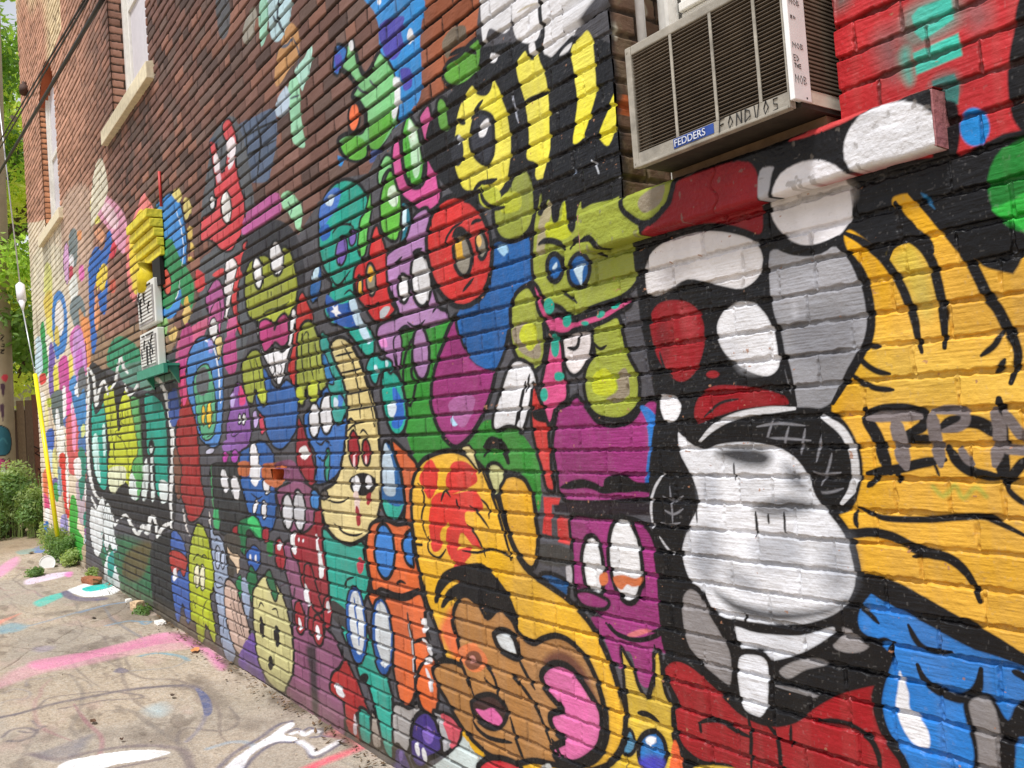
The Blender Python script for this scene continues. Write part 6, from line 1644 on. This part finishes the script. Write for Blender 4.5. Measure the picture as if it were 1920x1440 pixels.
# yellow brick hood (a boxed pipe head) projecting from the wall
M_yel = mat('yellow_over_brick', (222, 206, 48), .6, namp=.2, nscale=12, bump=.7, bscale=40)
M_yel2 = mat('yellow_pipe_paint', (226, 204, 30), .6, namp=.15, bump=.2)
x0, z0 = wx(250, 512, -.08); x1, z1 = wx(290, 466, -.08)
t = empty('painted_hood', ((x0+x1)/2, 0, z0)); tag(t, 'lemon yellow painted brick corbel jutting out above the white wall boxes', 'brick corbel')
b = MB(); wd = x1-x0
for k in range(5):
    oo = .035+.022*k; zz = .02+k*H
    for j in range(3):
        b.box(-wd/2+.02+j*wd/3.1, -wd/2+.02+(j+.93)*wd/3.1, -oo, -.002, zz, zz+H-.010, bev=.006)
b.build('corbel_courses', M_yel, t)
b = MB(); b.tube([(-.10, -.03, .02), (-.10, -.045, -.06), (-.10, -.04, -.20)], .075, 14); b.build('pipe_elbow', M_yel2, t, True)
b = MB(); b.box(wd*.10, wd*.42, -.035, -.004, -.20, .015); b.build('dark_vent_mouth', M_black, t)
b = MB(); b.tube([(wd*.49, -.012, .39), (wd*.49, -.012, .66)], .011, 10); b.build('riser_pipe', mat('red_pipe_paint', (190, 50, 44), .5), t, True)
# little hook and lamp on the far brickwork
p = at(50, 152, -13.9); 
b = MB(); b.tube([(0, .0, 0), (0, -.03, .02), (.05, -.04, -.05)], .03, 8); b.tube([(.05, -.04, -.05), (.10, -.05, -.16)], .06, 10); o = b.build('wall_hook', mat('rusty_iron', (70, 48, 38), .8), None, True); o.location = (-13.7, 0, wx(52, 152)[1])
tag(o, 'small rusty iron hook high on the far brickwork', 'hook')
# ------------------------------------------------------------------ overhead cables
M_cable = mat('black_cable', (40, 38, 38), .6)
def cable(p0, x0, p1, x1, r, sag, label):
    A = at(*p0, x0) if p0 else x0; B = at(*p1, x1)
    pts = [A.lerp(B, k/16)-Vector((0, 0, sag*4*(k/16)*(1-k/16))) for k in range(17)]
    o = tube_mesh('overhead_cable', pts, r, M_cable, n=6, origin=pts[0]); tag(o, label, 'cable', 'cables crossing in front of the far wall')
def at_y(px, py, y): d = ray(px, py); t_ = (y-cam_pos[1])/d[1]; return Vector(cam_pos+d*t_)
def cable2(pa, ya, pb, xb, r, sag, label):
    A = at_y(*pa, ya); B = at(*pb, xb); pts = [A.lerp(B, k/20)-Vector((0, 0, sag*4*(k/20)*(1-k/20))) for k in range(21)]
    o = tube_mesh('overhead_cable', pts, r, M_cable, n=6, origin=pts[0]); tag(o, label, 'cable', 'cables crossing in front of the far wall'); return o
cable2((160, -2), -.35, (-6, 274), -15.2, .010, .0, 'left of the two thin black cables running side by side up past the arched window')
cable2((166, -2), -.35, (-4, 284), -15.2, .010, .0, 'right of the two thin black cables running side by side up past the arched window')
cable2((193, -2), -.34, (-6, 332), -15.2, .020, .0, 'thicker dark cable nearest the second window, crossing the brick')
# guy wire, insulator and yellow guard
M_wire = mat('galvanised_wire', (196, 196, 200), .4, .6)
F0 = at(110, 1022, -11.95); Pg = Vector((F0.x, F0.y, gz(F0.x)+.01)); Ptop = at(66, 702, -13.2)
t = empty('guy_wire', tuple(Pg)); tag(t, 'steel guy wire with a white insulator and bright yellow guard at its foot', 'guy wire')
def rl(v): return Vector(v)-Pg
b = MB(); b.tube([rl(at(108, 1006, -12.0)), rl(Ptop)], .027, 12); b.build('yellow_guard', mat('yellow_plastic', (238, 222, 20), .35, namp=.05), t, True)
I1 = at(37, 530, -13.9); W1 = at(6, 262, -14.9); W2 = at(-12, 110, -15.4)
b = MB(); b.tube([rl(Ptop), rl(at(43, 582, -13.7))], .009, 6); b.tube([rl(I1), rl(W1), rl(W2)], .009, 6)
b.build('wire', M_wire, t, True)
b = MB(); A, Bv = rl(at(43, 582, -13.7)), rl(I1); b.tube([A, A.lerp(Bv, .35)], .012, 8, .05); b.tube([A.lerp(Bv, .35), A.lerp(Bv, .9)], .06, 10); b.tube([A.lerp(Bv, .9), Bv], .06, 8, .02)
b.build('insulator', mat('white_porcelain', (232, 230, 236), .3, namp=.04), t, True)
b = MB(); b.tube([(-.03, 0, -.02), (-.03, 0, .10)], .006, 6); b.tube([(.03, 0, -.02), (.03, 0, .10)], .006, 6); b.build('anchor_rods', M_wire, t)
# ------------------------------------------------------------------ utility pole with graffiti
def pole():
    x = -17.5; top = at(-14, -60, x); base = at(4, 960, x); 
    zb = gz(x)-.05; B = Vector((x, base.y, zb)); r = .235
    t = empty('utility_pole', tuple(B)); tag(t, 'beige round utility pole with sprayed figures on its lower half', 'utility pole')
    zs = np.concatenate([np.arange(0, 4.6, .02), np.arange(4.6, 13, .2)]); th = np.linspace(-math.pi, math.pi, 97)
    T, Z = np.meshgrid(th, zs)
    tilt = (top.y-base.y)/(top.z-base.z)
    R = r*(1-.012*Z)
    X = R*np.sin(T); Y = -R*np.cos(T)
    Yw = Y+Z*tilt*.6
    col = np.ones(T.shape+(3,))*lin((176, 162, 134))*(.85+.3*fbm(T*3, Z*.6, 3))[..., None]
    # unrolled canvas: s across (angle * r), Z up; px conversion at this distance
    cv = Canvas(th*r, zs, col)
    mid = cam_pos-np.array(B); ang0 = math.atan2(mid[0], -mid[1])
    sc = (x-cam_pos[0])/ray(10, 800)[0]; ppm = FPX/abs(sc*1.0)/1.0
    def proj(a, b_):
        d = ray(a, b_); tt = (x+r-cam_pos[0])/d[..., 0]; y = cam_pos[1]+d[..., 1]*tt; z = cam_pos[2]+d[..., 2]*tt
        off = np.clip((y-(B.y+(z-zb)*tilt*.6))/r, -.999, .999)
        return (math.pi/2+np.arcsin(off))*r, z-zb
    art = """
f 55,110,125 14 ; -6 802 8 800 18 808 22 824 21 842 14 852 0 854 -8 850
t 90,160,170 26 .5 ; -4 830 6 822 14 832
f 205,80,130 14 ; -8 866 4 860 12 864 18 860 20 870 18 890 18 906 8 910 -8 912
e 240,240,240 14 ; 6 884 6 9
f 225,80,95 0 ; 4 704 14 702 16 708 12 716 4 712
f 90,66,80 0 ; 1 720 9 720 9 735 6 744 3 735
f 90,66,80 0 ; 0 760 8 758 8 775 6 790 3 780
s 30,28,28 22 ; 2 628 8 630 2 636 8 640
s 30,28,28 22 ; 2 644 8 645 8 650 2 650
s 30,28,28 22 ; 2 656 9 655 2 661 8 662
"""
    run_art(cv, art, proj)
    P = np.stack([X, Yw, Z], -1); surf('shaft', P, cv.col, T*0+.1, M_stone, t)
pole()
# ------------------------------------------------------------------ wooden fence beyond the corner
def fence():
    x = -17.6; y0 = float(at(37, 900, x).y); y1 = y0+3.4
    t = empty('board_fence', (x, y0, gz(x))); tag(t, 'grey weathered board fence with black scribbles beyond the building corner', 'fence')
    mm = [mat('silvered_board_a', (150, 130, 106), .9, namp=.25, bump=.5, stretch=(8, 8, 1)), mat('silvered_board_b', (128, 108, 90), .9, namp=.25, bump=.5, stretch=(8, 8, 1)), mat('reddish_board', (140, 96, 78), .9, namp=.3, bump=.5, stretch=(8, 8, 1))]
    rnd = random.Random(4); y = 0; n = 0
    while y < 3.3:
        w_ = rnd.uniform(.11, .15); h = 2.25+rnd.uniform(-.06, .06)+y*.06
        b = MB(); b.box(0, .024, y, y+w_, .03, h, bev=.003); q = b.build('board', mm[n % 3 if n else 0], t); q.rotation_euler = (rnd.uniform(-.01, .01), 0, 0)
        y += w_+.012; n += 1
    for q in (.5, 1.8): b = MB(); b.box(-.075, -.002, -.02, 3.4, q, q+.09); b.build('rail', mm[1], t)
    b = MB()
    for (cy, cz) in ((.30, 1.25), (.34, .85), (.42, .6), (.28, .45)):
        b.tube([(.026, cy-.05, cz+.12), (.026, cy+.05, cz+.05), (.026, cy-.04, cz), (.026, cy+.06, cz-.08)], .011, 5)
    b.build('scribble', M_ink, t)
fence()
def outbuilding():
    x = -21.0; p = at(24, 770, x); t = empty('brown_shed', (x, p.y, gz(x))); tag(t, 'low brown shed with a pale gable edge behind the board fence', 'shed')
    b = MB(); b.box(-3, 0, -.6, 2.6, 0, 2.1); b.build('wall', mat('brown_siding', (92, 72, 60), .9, bump=.4, stretch=(1, 1, 12)), t)
    b = MB(); b.prism([(-.8, 2.12), (2.8, 2.12), (1.0, 3.0)], 'x', -3.1, .1); b.build('roof', mat('pale_roof_edge', (214, 208, 184), .8), t)
outbuilding()
# ------------------------------------------------------------------ vegetation
def leaf_mat(name, col, tr=.45):
    m = mat(name, col, .6, nscale=2.5, namp=.45); nt = m.node_tree; b = nt.nodes['Principled BSDF']; out = nt.nodes['Material Output']
    tl = nt.nodes.new('ShaderNodeBsdfTranslucent'); sh = nt.nodes.new('ShaderNodeMixShader'); sh.inputs[0].default_value = tr
    c = lin(col); tl.inputs[0].default_value = (min(c[0]*1.5, 1), min(c[1]*1.5, 1), c[2]*.9, 1)
    nt.links.new(b.outputs[0], sh.inputs[1]); nt.links.new(tl.outputs[0], sh.inputs[2]); nt.links.new(sh.outputs[0], out.inputs[0]); return m
def leaf_cloud(name, centers, n, size, m, parent, seed, flat=.3):
    rs = np.random.RandomState(seed); Cn = np.array(centers, float); w_ = Cn[:, 3]**2; w_ /= w_.sum()
    idx = rs.choice(len(Cn), n, p=w_); d = rs.normal(size=(n, 3)); d /= np.linalg.norm(d, axis=1)[:, None]
    rad = Cn[idx, 3]*(rs.rand(n)**.45); P = Cn[idx, :3]+d*rad[:, None]*np.array((1, 1, .8))
    nn = d+rs.normal(size=(n, 3))*.7+np.array((0, 0, .6)); nn /= np.linalg.norm(nn, axis=1)[:, None]
    a = np.cross(nn, rs.normal(size=(n, 3))); a /= np.linalg.norm(a, axis=1)[:, None]; b = np.cross(nn, a)
    s = size*(.6+.8*rs.rand(n))[:, None]
    mid = nn*s*flat*.5
    V = np.stack([P-a*s, P-b*s*.45-mid, P+a*s, P+b*s*.45-mid], 1).reshape(-1, 3)
    q = np.arange(4*n).reshape(n, 4); me = bpy.data.meshes.new(name)
    me.vertices.add(4*n); me.vertices.foreach_set('co', V.astype(np.float32).ravel()); me.loops.add(4*n); me.loops.foreach_set('vertex_index', q.astype(np.int32).ravel())
    me.polygons.add(n); me.polygons.foreach_set('loop_start', np.arange(0, 4*n, 4, dtype=np.int32)); me.update(calc_edges=True)
    return link(name, me, m, parent)
M_bark = mat('bark', (86, 70, 54), .9, bump=.7, nscale=8, stretch=(1, 1, .3))
ML1 = leaf_mat('leaves_lime', (206, 226, 108), .6); ML2 = leaf_mat('leaves_mid', (170, 202, 92), .55); ML3 = leaf_mat('leaves_deep', (112, 148, 66))
def tree(x, y, h, seed, label, spread=3.2, nleaf=9000, low=2.2, mats=None):
    rnd = random.Random(seed); z0 = gz(x)-.1
    t = empty('leafy_tree', (x, y, z0)); tag(t, label, 'tree', 'trees beyond the end of the alley')
    b = MB(); tp = [(0, 0, 0)]; 
    for k in range(1, 7): tp.append((rnd.uniform(-.12, .12)*k, rnd.uniform(-.12, .12)*k, h*.62*k/6))
    b.tube(tp, .22, 10, .09); cs = []
    for k in range(16):
        f = rnd.uniform(.3, 1); base = Vector(tp[min(6, int(f*6))]); az = rnd.uniform(0, 6.28); L = spread*rnd.uniform(.45, 1.0)
        e = base+Vector((math.cos(az)*L, math.sin(az)*L, rnd.uniform(.2, 1.5)+f*h*.22)); m_ = base.lerp(e, .5)+Vector((0, 0, .25))
        b.tube([base, m_, e], .07, 6, .02)
        for q in (.55, .8, 1.0):
            c = base.lerp(e, q)+Vector([rnd.uniform(-.4, .4) for _ in range(3)]); cs.append((c.x, c.y, max(c.z, low*.6), rnd.uniform(.4, .95)))
            if rnd.random() < .5: b.tube([e, c+Vector((0, 0, .5))], .02, 4, .006)
    for k in range(14):
        az = rnd.uniform(0, 6.28); rr = rnd.uniform(0, spread*.9); cs.append((math.cos(az)*rr, math.sin(az)*rr, rnd.uniform(low, h), rnd.uniform(.35, .8)))
    b.build('trunk', M_bark, t, True)
    ms = mats or (ML1, ML2, ML3)
    rnd.shuffle(cs); n3 = len(cs)//3
    for k, m_ in enumerate(ms):
        leaf_cloud('crown', cs[k*n3:(k+1)*n3+2], nleaf//3, .075, m_, t, seed*7+k)
tree(-19.5, -.2, 12.5, 3, 'tall lime green tree standing closest behind the utility pole', 2.4, 26000, 3.2)
tree(-24.0, 1.0, 15.5, 8, 'taller tree behind the lime one, showing sky through its crown', 3.4, 24000, 3.0)
tree(-23.5, -3.0, 14, 12, 'darker tree left of the others, mostly hidden by the pole', 3.0, 12000, 3.0, (ML2, ML2, ML3))
tree(-30.0, 3.4, 17.5, 17, 'farthest tree, rising behind the building corner', 4.4, 12000, 3.0, (ML2, ML3, ML3))
def shrub(x, y, r, h, seed, label, name='bushy_shrub', n=5200, size=.05, mats=None):
    rnd = random.Random(seed); t = empty(name, (x, y, gz(x)-.02)); tag(t, label, 'shrub', 'weedy shrubs round the corner of the wall')
    cs = []; b = MB()
    for k in range(22):
        az = rnd.uniform(0, 6.28); rr = r*math.sqrt(rnd.random()); z = h*rnd.uniform(.15, .95)*(1-.35*rr/r)
        cs.append((math.cos(az)*rr, math.sin(az)*rr, z, rnd.uniform(.2, .55)*r))
        b.tube([(math.cos(az)*rr*.3, math.sin(az)*rr*.3, 0), (math.cos(az)*rr, math.sin(az)*rr, z)], .009, 5, .003)
    b.build('stems', M_bark, t)
    b = MB()
    for k in range(60):
        az = rnd.uniform(0, 6.28); rr = r*rnd.uniform(.3, 1.15); hh = h*rnd.uniform(.25, 1.25)*(1 if rnd.random() < .3 else .5)
        b.tube([(math.cos(az)*rr, math.sin(az)*rr, 0), (math.cos(az)*rr*1.05, math.sin(az)*rr*1.05, hh*.6), (math.cos(az)*rr*1.2+rnd.uniform(-.08, .08), math.sin(az)*rr*1.2, hh)], .006, 4, .0015)
    b.build('grass_blades', MLc, t)
    for k, m_ in enumerate(mats or (ML2, MLb)): leaf_cloud('foliage', cs[k::2], n//2, size, m_, t, seed+k)
MLb = leaf_mat('weed_leaf', (112, 142, 80), .45); MLc = leaf_mat('weed_leaf_pale', (160, 178, 112), .45)
bx = -15.9
p = at(30, 990, bx); shrub(bx, p.y-.1, .62, 1.15, 21, 'dense green shrub in front of the board fence', mats=(MLc, MLb), n=6500, size=.034)
p = at(-14, 990, -16.4); shrub(-16.4, p.y-.2, .8, 1.2, 22, 'wide shrub at the foot of the utility pole', mats=(MLb, MLc), n=6500, size=.034)
p = at(66, 985, -15.3); shrub(-15.3, p.y+.25, .38, .95, 23, 'narrow shrub pressed against the building corner', mats=(MLb, MLc), n=3000, size=.03)
def weed(px, py, r, h, seed, label, n=900):
    x, y = [float(v) for v in ground_xy(px, py)]; y = min(y, -.09)
    rs = np.random.RandomState(seed); t = empty('weed_clump', (x, y, gz(x)-.005)); tag(t, label, 'weeds', 'weeds along the foot of the wall')
    V = []; Q = []
    b = MB()
    for k in range(max(10, n//30)):
        az = rs.rand()*6.28; rr = r*rs.rand()**.6; hh = h*(.5+.6*rs.rand()); ex = math.cos(az)*rr; ey_ = math.sin(az)*rr*.6
        b.tube([(ex*.3, ey_*.3, 0), (ex*.7, ey_*.7, hh*.6), (ex*1.15, ey_*1.15, hh)], .0035, 4, .0012)
    b.build('stalks', MLb, t)
    cs = [(math.cos(a_)*r*q*.8, math.sin(a_)*r*q*.5, h*zq, r*.42) for a_, q, zq in zip(rs.rand(12)*6.28, rs.rand(12), .2+.65*rs.rand(12))]
    leaf_cloud('leaves', cs, n, .020, MLc if seed % 2 else MLb, t, seed, .2)
weed(112, 1046, .34, .42, 31, 'tall weed clump around the foot of the yellow guy guard', 2600)
weed(132, 1052, .30, .32, 32, 'leafy weed clump right of the yellow guard against the wall', 2200)
weed(150, 1058, .22, .16, 33, 'low weeds at the end of the planted strip by the wall', 900)
weed(70, 1078, .16, .07, 34, 'flat yellow-green weed beside the white paper cup', 700)
weed(292, 1146, .12, .06, 36, 'tiny dark tuft where the black paint meets the ground', 240)
weed(190, 1086, .10, .14, 37, 'thin grass tuft by the teal painted patch', 260)
# ------------------------------------------------------------------ litter
def gpos(px, py): x, y = ground_xy(px, py); return float(x), float(y)
x, y = gpos(90, 1064)
t = empty('paper_cup', (x, y, gz(x)+.05)); t.rotation_euler = (math.radians(82), 0, math.radians(70)); tag(t, 'white paper cup with its lid on lying on its side beside the weeds', 'cup')
b = MB(); b.tube([(0, 0, -.10), (0, 0, .02)], .06, 20, .085, cap=False); b.tube([(0, 0, -.10), (0, 0, -.098)], .06, 20); o = b.build('cup_wall', mat('white_paper', (236, 236, 234), .6, namp=.04), t, True)
b = MB(); 
ringp = [(.085*math.cos(a_), .085*math.sin(a_), .021) for a_ in np.linspace(0, 2*math.pi, 24)]; b.tube(ringp, .005, 6, cap=False); o2 = b.build('rim', mat('white_paper_rim', (240, 240, 238), .5), t, True)
b = MB(); b.tube([(0, 0, .012), (0, 0, .020)], .083, 24, .080); b.build('lid', mat('white_lid', (238, 238, 236), .5, namp=.05), t)
def rubble(name, px, py, sx, sy, sz, m, label, cat, seed, rz=0.0, group=None):
    x, y = gpos(px, py); y = min(y, -.035-sy/2); b = bmesh.new(); bmesh.ops.create_cube(b, size=1); bmesh.ops.subdivide_edges(b, edges=b.edges[:], cuts=4, use_grid_fill=True)
    rs = random.Random(seed)
    for v in b.verts:
        c = v.co; l = max(abs(c.x), abs(c.y), abs(c.z)); v.co = c.lerp(c.normalized()*.55, .28); v.co += Vector([rs.uniform(-.035, .035) for _ in range(3)])
        v.co.x *= sx; v.co.y *= sy; v.co.z *= sz
    me = bpy.data.meshes.new(name); b.to_mesh(me); b.free(); o = link(name, me, m, None, (x, y, gz(x)+sz*.42)); o.rotation_euler = (0, 0, rz); tag(o, label, cat, group)
M_rb = mat('broken_red_brick', (150, 92, 60), .9, namp=.3, bump=.7); M_tc = mat('tan_concrete', (206, 176, 140), .9, namp=.2, bump=.6); M_wc = mat('white_plaster_lump', (226, 222, 214), .9, bump=.5)
rubble('broken_brick', 172, 1094, .30, .10, .075, M_rb, 'broken brown brick lying on the teal painted patch', 'brick', 1, .25)
rubble('concrete_chunk', 267, 1142, .10, .09, .085, M_tc, 'tan block of concrete against the foot of the wall', 'rubble', 2, .4)
rubble('plaster_lump', 250, 1127, .07, .05, .03, M_wc, 'small white plaster lump left of the tan concrete block', 'rubble', 3)
rubble('plaster_lump', 312, 1168, .13, .07, .03, M_wc, 'crumbled white plaster lump right of the tan concrete block', 'rubble', 4)
def leaflet(px, py, s, label, seed, col=(190, 120, 70)):
    x, y = gpos(px, py); b = MB(); rs = random.Random(seed); v = []
    n = 9; 
    for k in range(n): 
        a_ = 2*math.pi*k/n; v.append((s*math.cos(a_)*rs.uniform(.7, 1), s*.5*math.sin(a_)*rs.uniform(.7, 1)))
    top = [b.bm.verts.new((p_[0], p_[1], .004+.010*abs(p_[1])/s+.01*rs.random())) for p_ in v]; c = b.bm.verts.new((0, 0, .003))
    for k in range(n): b.bm.faces.new((c, top[k], top[(k+1) % n]))
    o = b.build('fallen_leaf', mat('dry_leaf_%d' % seed, col, .8, namp=.3), None); o.location = (x, y, gz(x)+.006); o.rotation_euler = (0, 0, rs.uniform(-.5, .5)); tag(o, label, 'leaf', 'dry leaves on the concrete')
leaflet(366, 1222, .07, 'curled orange leaf on the right end of the pink line', 1, (206, 140, 86))
leaflet(176, 1161, .04, 'small dark leaf below the brown brick', 2, (70, 54, 42)); leaflet(324, 1308, .03, 'dark sliver of leaf inside the grey sprayed curve', 3, (80, 62, 50)); leaflet(175, 1357, .035, 'brown leaf scrap near the grey sprayed lettering', 4, (96, 66, 44)); leaflet(228, 1391, .016, 'tiny brown bit of leaf above the white sprayed stripe', 5, (80, 54, 36)); leaflet(58, 1038, .09, 'brown leaf litter at the left end of the weeds', 6, (96, 78, 54))
def pebbles():
    rs = np.random.RandomState(5); b = bmesh.new()
    for k in range(260):
        x = rs.uniform(-13.5, -3.2); y = -abs(rs.normal())*.35-.03 if k % 2 else rs.uniform(-1.6, -.05)
        if y < -1.7: continue
        s = rs.uniform(.002, .006); r = bmesh.ops.create_icosphere(b, subdivisions=1, radius=s)
        for v in r['verts']: v.co = Vector((v.co.x*rs.uniform(.8, 1.6), v.co.y, v.co.z*.6))+Vector((x, y, gz(x)+s*.3+.004))
    me = bpy.data.meshes.new('grit'); b.to_mesh(me); b.free(); o = link('grit', me, mat('grit_stone', (176, 160, 138), .9, namp=.4, nscale=3)); tag(o, 'loose grit and tiny stones scattered along the wall foot', 'grit', None, 'stuff')
pebbles()

def litter():
    rs = np.random.RandomState(9); b = bmesh.new()
    for k in range(520):
        x = -3.3-11*rs.rand()**1.3; y = -.012-abs(rs.normal())*.055; s = rs.uniform(.006, .022); an = rs.rand()*6.28; z = gz(x)+.004+rs.rand()*.012
        ca_, sa_ = math.cos(an), math.sin(an); tl = rs.uniform(-.5, .5)
        v = [b.verts.new((x+ca_*s*u-sa_*s*.45*w_, min(-.004, y+sa_*s*u+ca_*s*.45*w_), z+s*tl*u+abs(u)*s*.2)) for u, w_ in ((-1, 0), (0, -1), (1, 0), (0, 1))]
        b.faces.new(v)
    me = bpy.data.meshes.new('leaf_litter'); b.to_mesh(me); b.free(); o = link('leaf_litter', me, mat('brown_litter', (104, 82, 58), .9, nscale=4, namp=.6)); tag(o, 'dry brown leaf litter caught along the foot of the painted wall', 'leaf litter', None, 'stuff')
litter()
